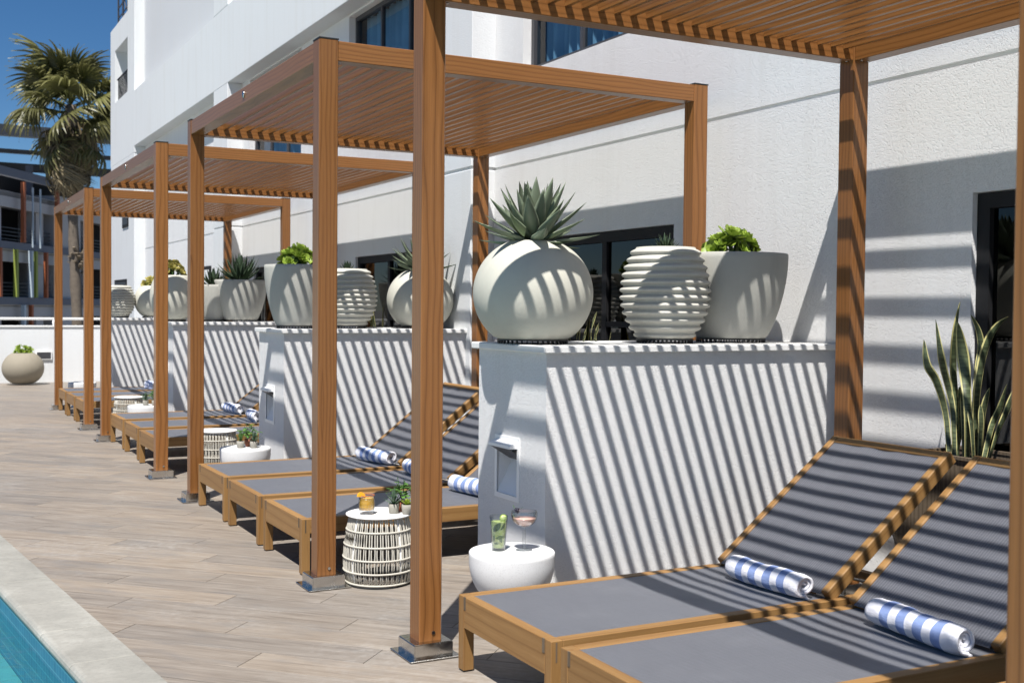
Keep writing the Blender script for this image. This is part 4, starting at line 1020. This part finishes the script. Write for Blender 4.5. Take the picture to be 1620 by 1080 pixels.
# planter wall 4
yb4 = 17.57
r = potted('ribbed_pot', 2.80, yb4, 'far ribbed pot at left end of the farthest planter wall'); zt, rm = ribbed_pot(r, 0.245, 0.45); spacer(r, 0.15)
r = potted('potted_aeonium', 3.30, yb4, 'far cream globe pot with yellow green rosettes on the farthest planter wall'); zt, rm = sphere_pot(r, 0.27, 0.45, mouth=0.62); spacer(r, 0.15); aeonium(r, zt-0.04, 0.13, 0.12, 12, 16, 'aeonium_y', 0.08)
# ball planter by the end wall
r = potted('ball_planter', 1.93, 22.35, 'tan globe planter standing on the terrace floor by the white end wall', z=0.0); zt, rm = sphere_pot(r, 0.355, 0.545, 'pot_tan', 0.52, 0.5); aeonium(r, zt-0.05, 0.15, 0.13, 12, 21, 'aeonium', 0.09)

# ------------------------------------------------------------------ wooden troughs with snake plants behind the loungers
def snake_leaf(L, W, bend, tw): return leaf_mesh('snake_leaf', L, W, 12, bend, 0.16, 'strap', 0.003, tw, 'snake')
sn = [snake_leaf(0.60, 0.052, 0.10, 1.2), snake_leaf(0.46, 0.047, -0.5, 2.6), snake_leaf(0.52, 0.050, 0.65, 1.8), snake_leaf(0.38, 0.043, -0.25, -2.2)]
def trough(i, label):
    ya, yb = 1.95+PITCH*i, 3.87+PITCH*i; x0, x1 = 4.075, 4.425; z1 = 0.795
    root = tag(empty('wooden_trough', (x0, ya, 0)), label, 'planter', 'wooden troughs behind the loungers')
    n = 22; wd = (yb-ya)/n
    bm = bmesh.new(); add_box(bm, 0, 0.018, 0.0012, wd-0.0012, 0.02, z1-0.014); bme = bpy.data.meshes.new('board'); bm.to_mesh(bme); bm.free(); bme.materials.append(M['greyboard'])
    for k in range(n):
        o = mobj('board', bme, None, root); o.location = (random.uniform(-.0015, .0015), k*wd, 0)
    for y in (0.0, yb-ya-0.018): box('end_board', 0.019, x1-x0, y, y+0.018, 0.02, z1-0.014, 'greyboard', root)
    box('back_board', x1-x0-0.018, x1-x0, 0.019, yb-ya-0.019, 0.02, z1-0.014, 'greyboard', root)
    bm = bmesh.new(); add_box(bm, -0.008, 0.024, -0.006, yb-ya+0.006, z1-0.0135, z1); add_box(bm, x1-x0-0.022, x1-x0+0.004, -0.006, yb-ya+0.006, z1-0.0135, z1); from_bm('rim', bm, 'greyboard', root)
    bm = bmesh.new(); nx, ny = 10, 50; vv = []; rnd = random.Random(i)
    for a in range(nx+1): vv.append([bm.verts.new((0.02+(x1-x0-0.04)*a/nx, 0.02+(yb-ya-0.04)*b/ny, z1-0.035+rnd.uniform(-.008, .012))) for b in range(ny+1)])
    for a in range(nx):
        for b in range(ny): bm.faces.new((vv[a][b], vv[a+1][b], vv[a+1][b+1], vv[a][b+1]))
    from_bm('soil', bm, 'soil', root)
    return root, z1-0.03
trough(0, 'weathered wooden trough with soil behind the nearest loungers')
trough(1, 'weathered wooden trough behind the loungers of the second pergola'); trough(2, 'weathered wooden trough behind the loungers of the third pergola')
def snake_plant(x, y, z, spec, label):
    root = tag(empty('snake_plant', (x, y, z)), label, 'plant', 'snake plants in the troughs')
    for (m, dx, dy, az, el, s, rl) in spec: place_leaf(sn[m], root, 'leaf', (dx, dy, 0), R(az), R(el), s, R(rl))
    return root
def spine_leaf(spine, W, seed):
    """snake-plant blade following a spine of points, with a slow twist and a pointed tip"""
    rnd = random.Random(seed); n = 18; P = [Vector(p) for p in spine]; m = len(P)-1; pts_ = []
    for i in range(n+1):
        f = i/n*m; k = min(int(f), m-1); t = f-k
        p0, p1, p2, p3 = P[max(k-1, 0)], P[k], P[k+1], P[min(k+2, m)]
        pts_.append(0.5*((2*p1)+(p2-p0)*t+(2*p0-5*p1+4*p2-p3)*t*t+(3*p1-p0-3*p2+p3)*t**3))
    bm = bmesh.new(); uvl = bm.loops.layers.uv.new('UVMap'); rows = []; tw0 = rnd.uniform(-0.7, 0.7); tw1 = tw0+rnd.uniform(-1.0, 1.0); uvm = {}
    for i in range(n+1):
        t = i/n; tan = (pts_[min(i+1, n)]-pts_[max(i-1, 0)]).normalized()
        side = tan.cross(Vector((fw.x, fw.y, 0))).normalized(); nn = side.cross(tan).normalized(); a = tw0+(tw1-tw0)*t
        sd = side*math.cos(a)+nn*math.sin(a); up_ = sd.cross(tan)
        wd = W*(0.62+0.5*math.sin(min(t/0.72, 1)*math.pi/2)**2)*(1-max(0, (t-0.66)/0.34)**1.7)+0.0015
        row = []
        for q in (-1, -0.5, 0, 0.5, 1):
            v = bm.verts.new(pts_[i]+sd*(q*wd/2)+up_*(0.16*wd*q*q)); uvm[v] = ((q+1)/2, t); row.append(v)
        rows.append(row)
    for A, B in zip(rows[:-1], rows[1:]):
        for k in range(4):
            f = bm.faces.new((A[k], B[k], B[k+1], A[k+1])); f.smooth = True
            for lp in f.loops: lp[uvl].uv = uvm[lp.vert]
    return bm
def spine_plant(base, items, label, seed):
    root = tag(empty('snake_plant', base), label, 'plant', 'snake plants in the troughs')
    for k, (sp, W) in enumerate(items): from_bm('leaf', spine_leaf(sp, W, seed+k), 'snake', root)
    return root
SNK1 = [([(-0.056, 0.003, -0.01), (-0.029, 0.052, 0.189), (-0.088, 0.056, 0.344), (-0.146, 0.061, 0.422), (-0.148, 0.08, 0.537)], 0.033), ([(-0.016, 0.011, -0.01), (0.005, 0.041, 0.189), (0.009, 0.072, 0.302), (-0.038, 0.068, 0.41), (-0.074, 0.058, 0.497), (-0.073, 0.083, 0.626)], 0.033), ([(0.026, 0.032, -0.01), (0.034, 0.051, 0.264), (0.044, 0.073, 0.418), (0.011, 0.036, 0.584), (0.046, 0.049, 0.709)], 0.05), ([(0.03, -0.023, -0.01), (-0.011, -0.056, 0.216), (0.018, -0.013, 0.375), (0.008, 0.003, 0.499), (-0.042, -0.015, 0.615)], 0.048), ([(0.008, -0.077, -0.01), (-0.012, -0.078, 0.152), (-0.002, -0.05, 0.237)], 0.021), ([(0.06, 0.071, -0.01), (0.083, 0.06, 0.175), (0.036, 0.037, 0.323)], 0.029), ([(0.049, 0.011, -0.01), (0.073, 0.041, 0.225), (0.034, 0.015, 0.354)], 0.029)]
SNK2 = [([(0.131, 0.033, -0.01), (0.089, -0.004, 0.267), (0.133, 0.018, 0.419), (0.164, 0.03, 0.506), (0.144, 0.032, 0.584), (0.095, 0.032, 0.649)], 0.025), ([(0.068, -0.034, -0.01), (0.079, -0.024, 0.192), (0.051, -0.061, 0.358), (0.105, -0.047, 0.49), (0.168, -0.048, 0.588), (0.213, -0.077, 0.642)], 0.048), ([(0.086, -0.062, -0.01), (0.149, -0.052, 0.143), (0.192, -0.063, 0.23), (0.188, -0.097, 0.34)], 0.034), ([(0.062, -0.111, -0.01), (0.11, -0.118, 0.127), (0.181, -0.11, 0.224), (0.214, -0.121, 0.329)], 0.034), ([(0.066, -0.054, -0.01), (0.046, -0.08, 0.15), (0.043, -0.076, 0.25)], 0.023), ([(0.155, 0.009, -0.01), (0.127, -0.022, 0.19), (0.146, -0.037, 0.318)], 0.031)]
spine_plant((4.215, 3.63, 0.765), SNK1, 'tall snake plant with yellow edged leaves in the nearest trough', 5)
spine_plant((4.215, 3.63, 0.765), SNK2, 'snake plant with leaves leaning right, partly behind the right edge post', 40)
rnd = random.Random(31)
def small_snakes(y, n, label, lo, hi):
    root_spec = []
    for k in range(n): root_spec.append((k % 4, rnd.uniform(-.08, .08), rnd.uniform(-.28, .28), rnd.uniform(0, 360), rnd.uniform(62, 88), rnd.uniform(lo, hi), rnd.uniform(0, 180)))
    return snake_plant(4.24, y, 0.765, root_spec, label)
def ledge_plant(x, y, n, sp, label, lo, hi):
    root = tag(empty('low_snake_plant', (x, y, 1.2505)), label, 'plant', 'low snake plants behind the pots')
    for k in range(n): place_leaf(sn[k % 4], root, 'leaf', (rnd.uniform(-sp, sp), rnd.uniform(-.04, .04), 0.002), R(rnd.uniform(0, 360)), R(rnd.uniform(55, 86)), rnd.uniform(lo, hi), R(rnd.uniform(0, 180)))
ledge_plant(3.19, 5.30, 12, 0.15, 'low snake plants between the globe pot and the ribbed pot', 0.22, 0.36)
ledge_plant(3.68, 9.50, 12, 0.12, 'dark low plants between ribbed pot and globe pot on the second wall', 0.3, 0.5)
small_snakes(6.9, 9, 'snake plants in the trough just behind the ribbed pot', 0.8, 1.1)

# ------------------------------------------------------------------ end wall, rail, wall light
ew = tag(empty('end_wall', (2, 22.86, 0)), 'low white rendered wall closing the far end of the terrace', 'wall')
b = box('wall', -14, 3.0, 0, 0.2, -3.0, 1.02, 'stucco_smooth', ew, 0.004); box('coping', -14, 3.0, -0.02, 0.22, 1.0205, 1.05, 'ledge', ew, 0.004)
hr = tag(empty('handrail', (2, 22.95, 1.05)), 'white metal handrail on top of the low end wall', 'railing')
bm = bmesh.new(); add_tube(bm, [(-14, 0, 0.125), (2.9, 0, 0.125)], 0.025, 10); from_bm('rail', bm, 'white_paint', hr, True)
for k in range(10):
    bm = bmesh.new(); add_tube(bm, [(-13+1.62*k+0.55, 0, 0.0005), (-13+1.62*k+0.55, 0, 0.115)], 0.022, 8); from_bm('baluster', bm, 'white_paint', hr, True)
wl = tag(empty('wall_light', (2.33, 22.86, 0.50)), 'small grey rectangular light fitting on the white end wall', 'wall light')
box('housing', -0.14, 0.14, -0.03, -0.001, -0.08, 0.08, 'white_paint', wl, 0.004); box('louver', -0.12, 0.12, -0.034, -0.0305, -0.06, 0.06, 'framegrey', wl)

# ------------------------------------------------------------------ fan palm
def frond_mesh(name, mat, seed, dead=False):
    rnd = random.Random(seed); bm = bmesh.new(); uvl = bm.loops.layers.uv.new('UVMap')
    def quad(a, b, c, d, uvs):
        f = bm.faces.new([bm.verts.new(p) for p in (a, b, c, d)])
        for lp, u in zip(f.loops, uvs): lp[uvl].uv = u
    P = 1.05 if not dead else 0.9; pz = lambda x: -0.10*(x/P)**2
    for i in range(4):
        x0, x1 = P*i/4, P*(i+1)/4
        quad((x0, -0.03, pz(x0)), (x1, -0.022, pz(x1)), (x1, 0.022, pz(x1)), (x0, 0.03, pz(x0)), ((0, 0.1),)*4)
        quad((x0, 0, pz(x0)-0.02), (x1, 0, pz(x1)-0.015), (x1, 0, pz(x1)+0.015), (x0, 0, pz(x0)+0.02), ((0, 0.1),)*4)
    n = 40
    for k in range(n):
        a = R(-128+256*k/(n-1)); L = (1.0-0.20*abs(a)/2.2)*rnd.uniform(0.88, 1.10)
        if dead and rnd.random() < 0.25: continue
        split = 0.5 if not dead else 0.3; dr = rnd.uniform(0.4, 1.0)*(1.7 if dead else 1.0)
        prev = None; seg = 7; az = a+rnd.uniform(-.03, .03)
        for i in range(seg+1):
            t = i/seg; wdt = (0.02+0.092*t if t < split else (0.02+0.092*split)*(1-(t-split)/(1-split))**0.8)+0.003
            fl = max(0, t-split*0.9); hor = L*(t-0.55*dr*fl*fl); sag = -L*(0.10*t*t+1.35*dr*fl**1.6)
            x = P+hor*math.cos(az); y = hor*math.sin(az); z = -0.10+sag+0.10*math.cos(az)*t*0.4
            tx, ty = -math.sin(az), math.cos(az); fold = 0.016*(1 if k % 2 else -1)
            cur = ((x-tx*wdt/2, y-ty*wdt/2, z+fold), (x+tx*wdt/2, y+ty*wdt/2, z-fold))
            if prev: quad(prev[0], cur[0], cur[1], prev[1], ((0, (i-1)/seg), (0, t), (1, t), (1, (i-1)/seg)))
            prev = cur
    me = bpy.data.meshes.new(name); bm.to_mesh(me); bm.free(); me.materials.append(M[mat]); return me
PD_ = 47.0
pv = (fw+rt*((117-810)/1822.2)); pbase = Vector((pv.x*PD_, pv.y*PD_, -3.2))
palm = tag(empty('palm_tree', pbase), 'tall fan palm with shaggy skirt of dead fronds against the blue sky', 'palm tree')
CZ = 3.2+CAM_H+(487-172)/1822.2*PD_          # crown height above base
bm = bmesh.new(); pts = []; rad = []
for k in range(22):
    t = k/21; pts.append((0.42*(1-t)*0.8-0.25*math.sin(t*2.4)*0.6, 0, CZ*t)); rad.append(0.22-0.03*t+0.02*math.sin(k*2.3)+(0.05 if t > 0.85 else 0))
add_tube(bm, pts, rad, 14); from_bm('trunk', bm, 'palm_trunk', palm, True)
bm = bmesh.new(); rnd = random.Random(3); zb = 3.2+CAM_H+(487-418)/1822.2*PD_
for k in range(46):
    a = k*2.4; zz = zb+rnd.uniform(-0.45, 0.42); rr = 0.26
    add_box(bm, 0, 0.30, -0.06, 0.06, -0.02, 0.02, Matrix.Translation((0.20, 0, 0)) @ Matrix.Translation((rr*math.cos(a)*0.6, rr*math.sin(a)*0.6, zz)) @ Matrix.Rotation(a, 4, 'Z') @ Matrix.Rotation(R(rnd.uniform(-70, -10)), 4, 'Y'))
from_bm('leaf_boots', bm, 'boots', palm)
fr_g = [frond_mesh('frond', 'palm', 40+i) for i in range(4)]; fr_d = [frond_mesh('dead_frond', 'palm_dead', 60+i, True) for i in range(4)]
top = Vector(pts[-1])
for k in range(30):
    t = (k+0.5)/30; el = 86-104*t**0.85+rnd.uniform(-9, 9); place_leaf(fr_g[k % 4], palm, 'frond', top+Vector((0, 0, 0.2-0.6*t)), k*2.39996+rnd.uniform(-.3, .3), R(el), rnd.uniform(1.1, 1.62)*(1.0 if t > 0.12 else 0.85), rnd.uniform(-.8, .8))
for k in range(20):
    el = rnd.uniform(-62, -22); place_leaf((fr_d if k % 2 else fr_g)[k % 4], palm, 'frond', top+Vector((0, 0, -0.6)), k*2.39996+rnd.uniform(-.3, .3), R(el), rnd.uniform(1.0, 1.3), rnd.uniform(-.4, .4))
for k in range(84):
    t = k/84; el = rnd.uniform(-86, -60); a_ = k*2.39996+rnd.uniform(-.4, .4); rr_ = 0.25+0.35*rnd.random()
    place_leaf(fr_d[k % 4], palm, 'dead_frond', top+Vector((rr_*math.cos(a_), rr_*math.sin(a_), -0.5-1.5*t)), a_, R(el), rnd.uniform(0.85, 1.25), rnd.uniform(-.25, .25))

# ------------------------------------------------------------------ parking garage behind the palm
GD = 60.0
gv = fw+rt*((0-810)/1822.2); ga = R(30.7)
gp = Vector((gv.x*GD, gv.y*GD, 0)); gdir = Vector((math.sin(ga), math.cos(ga), 0))
garage = tag(empty('parking_garage', (gp.x, gp.y, -3.2), math.pi/2-ga), 'shaded parking garage with orange, green and blue fins behind the palm', 'building')
# local: +x along the facade away from the camera, -y towards the viewer's right
FH = 3.0; zpx = lambda py, d=GD: 3.2+CAM_H+(483-py)/1822.2*d
slabs = [zpx(476), zpx(387), zpx(300)]
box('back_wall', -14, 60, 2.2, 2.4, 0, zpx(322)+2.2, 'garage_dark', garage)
box('roof_deck', -14, 60, 0.3, 9, slabs[2]-0.6, slabs[2]-0.3, 'garage', garage)
for i, zz in enumerate(slabs):
    if i < 2: box('edge_beam', -14, 60, -0.25, -0.02, zz-0.19, zz+0.19, 'bluebeam', garage)
    box('spandrel_wall', -14, 60, 0.0, 0.2, zz-0.85, zz-0.25 if i < 2 else zz-0.05, 'garage', garage)
    box('slab', -14, 60, 0.0, 2.2, zz-0.3, zz-0.02, 'garage', garage)
    if i < 2:
        box('parapet', -14, 60, 0.05, 0.2, zz-0.01, zz+0.22, 'garage', garage)
        for k in range(4): box('guard_rail', -14, 60, 0.3, 0.34, zz+0.35+0.2*k, zz+0.39+0.2*k, 'framegrey', garage)
def fx(px):                                     # facade station whose image column is px
    d = fw+rt*((px-810)/1822.2); nn = Vector((gdir.y, -gdir.x, 0)); return None if abs(d.dot(nn)) < 1e-6 else ((Vector((d.x, d.y, 0))*(gp.dot(nn)/Vector((d.x, d.y, 0)).dot(nn)))-gp).dot(gdir)
def fin(px, w_, i0, i1, mat):
    u = fx(px); z0 = slabs[i0]+0.2 if i0 >= 0 else 0.0; z1 = slabs[i1]-0.2 if i1 < 2 else slabs[2]+0.55
    w_ = w_*0.42; box('fin', u-w_/2, u+w_/2, -0.5, -0.30, z0, z1, mat, garage, 0.01)
fin(26, 0.55, 1, 2, 'fin_orange'); fin(80, 0.60, 1, 2, 'fin_orange')
for px, m_ in ((14, 'fin_green'), (38, 'fin_grey'), (45, 'fin_green'), (62, 'fin_orange'), (80, 'fin_teal'), (-12, 'fin_orange')): fin(px, 0.52, 0, 1, m_)
for px, m_ in ((26, 'fin_grey'), (38, 'fin_orange'), (82, 'fin_grey')): fin(px, 0.52, -1, 0, m_)
for px in (3, 70, 100, 145): box('column', fx(px)-0.45, fx(px)+0.45, 0.25, 0.8, 0, slabs[2]-0.3, 'garage', garage)
box('stair_tower', fx(88), fx(125), -0.1, 2.3, 0, slabs[2]+0.3, 'garage', garage)
for px in (44, 56): 
    bm = bmesh.new(); add_tube(bm, [(fx(px), -0.3, slabs[1]), (fx(px), -0.3, slabs[2]+0.4)], 0.05, 6); from_bm('cable_post', bm, 'fin_grey', garage)
zr = zpx(272); box('roof_beam', -14, 60, -0.4, -0.1, zr-0.22, zr+0.22, 'bluebeam', garage)
# solar canopy
can = [(208, 0.9), (232, 0.35), (250, 0.75)]
for j, (py, hh) in enumerate(can):
    zz = zpx(py, 64); bm = bmesh.new(); add_box(bm, -9, 9, -1.2, 1.2, -hh/3, hh/3)
    o = from_bm('solar_panel_row', bm, 'solar', garage); o.location = (4+2.5*j, 1.5+0.5*j, zz); o.rotation_euler = (R(6), 0, -(math.pi/2-ga)+R(2))
for k in range(3): box('canopy_post', 1+5*k, 1.3+5*k, 1.2, 1.5, slabs[2]-0.3, zpx(240), 'bluebeam', garage)
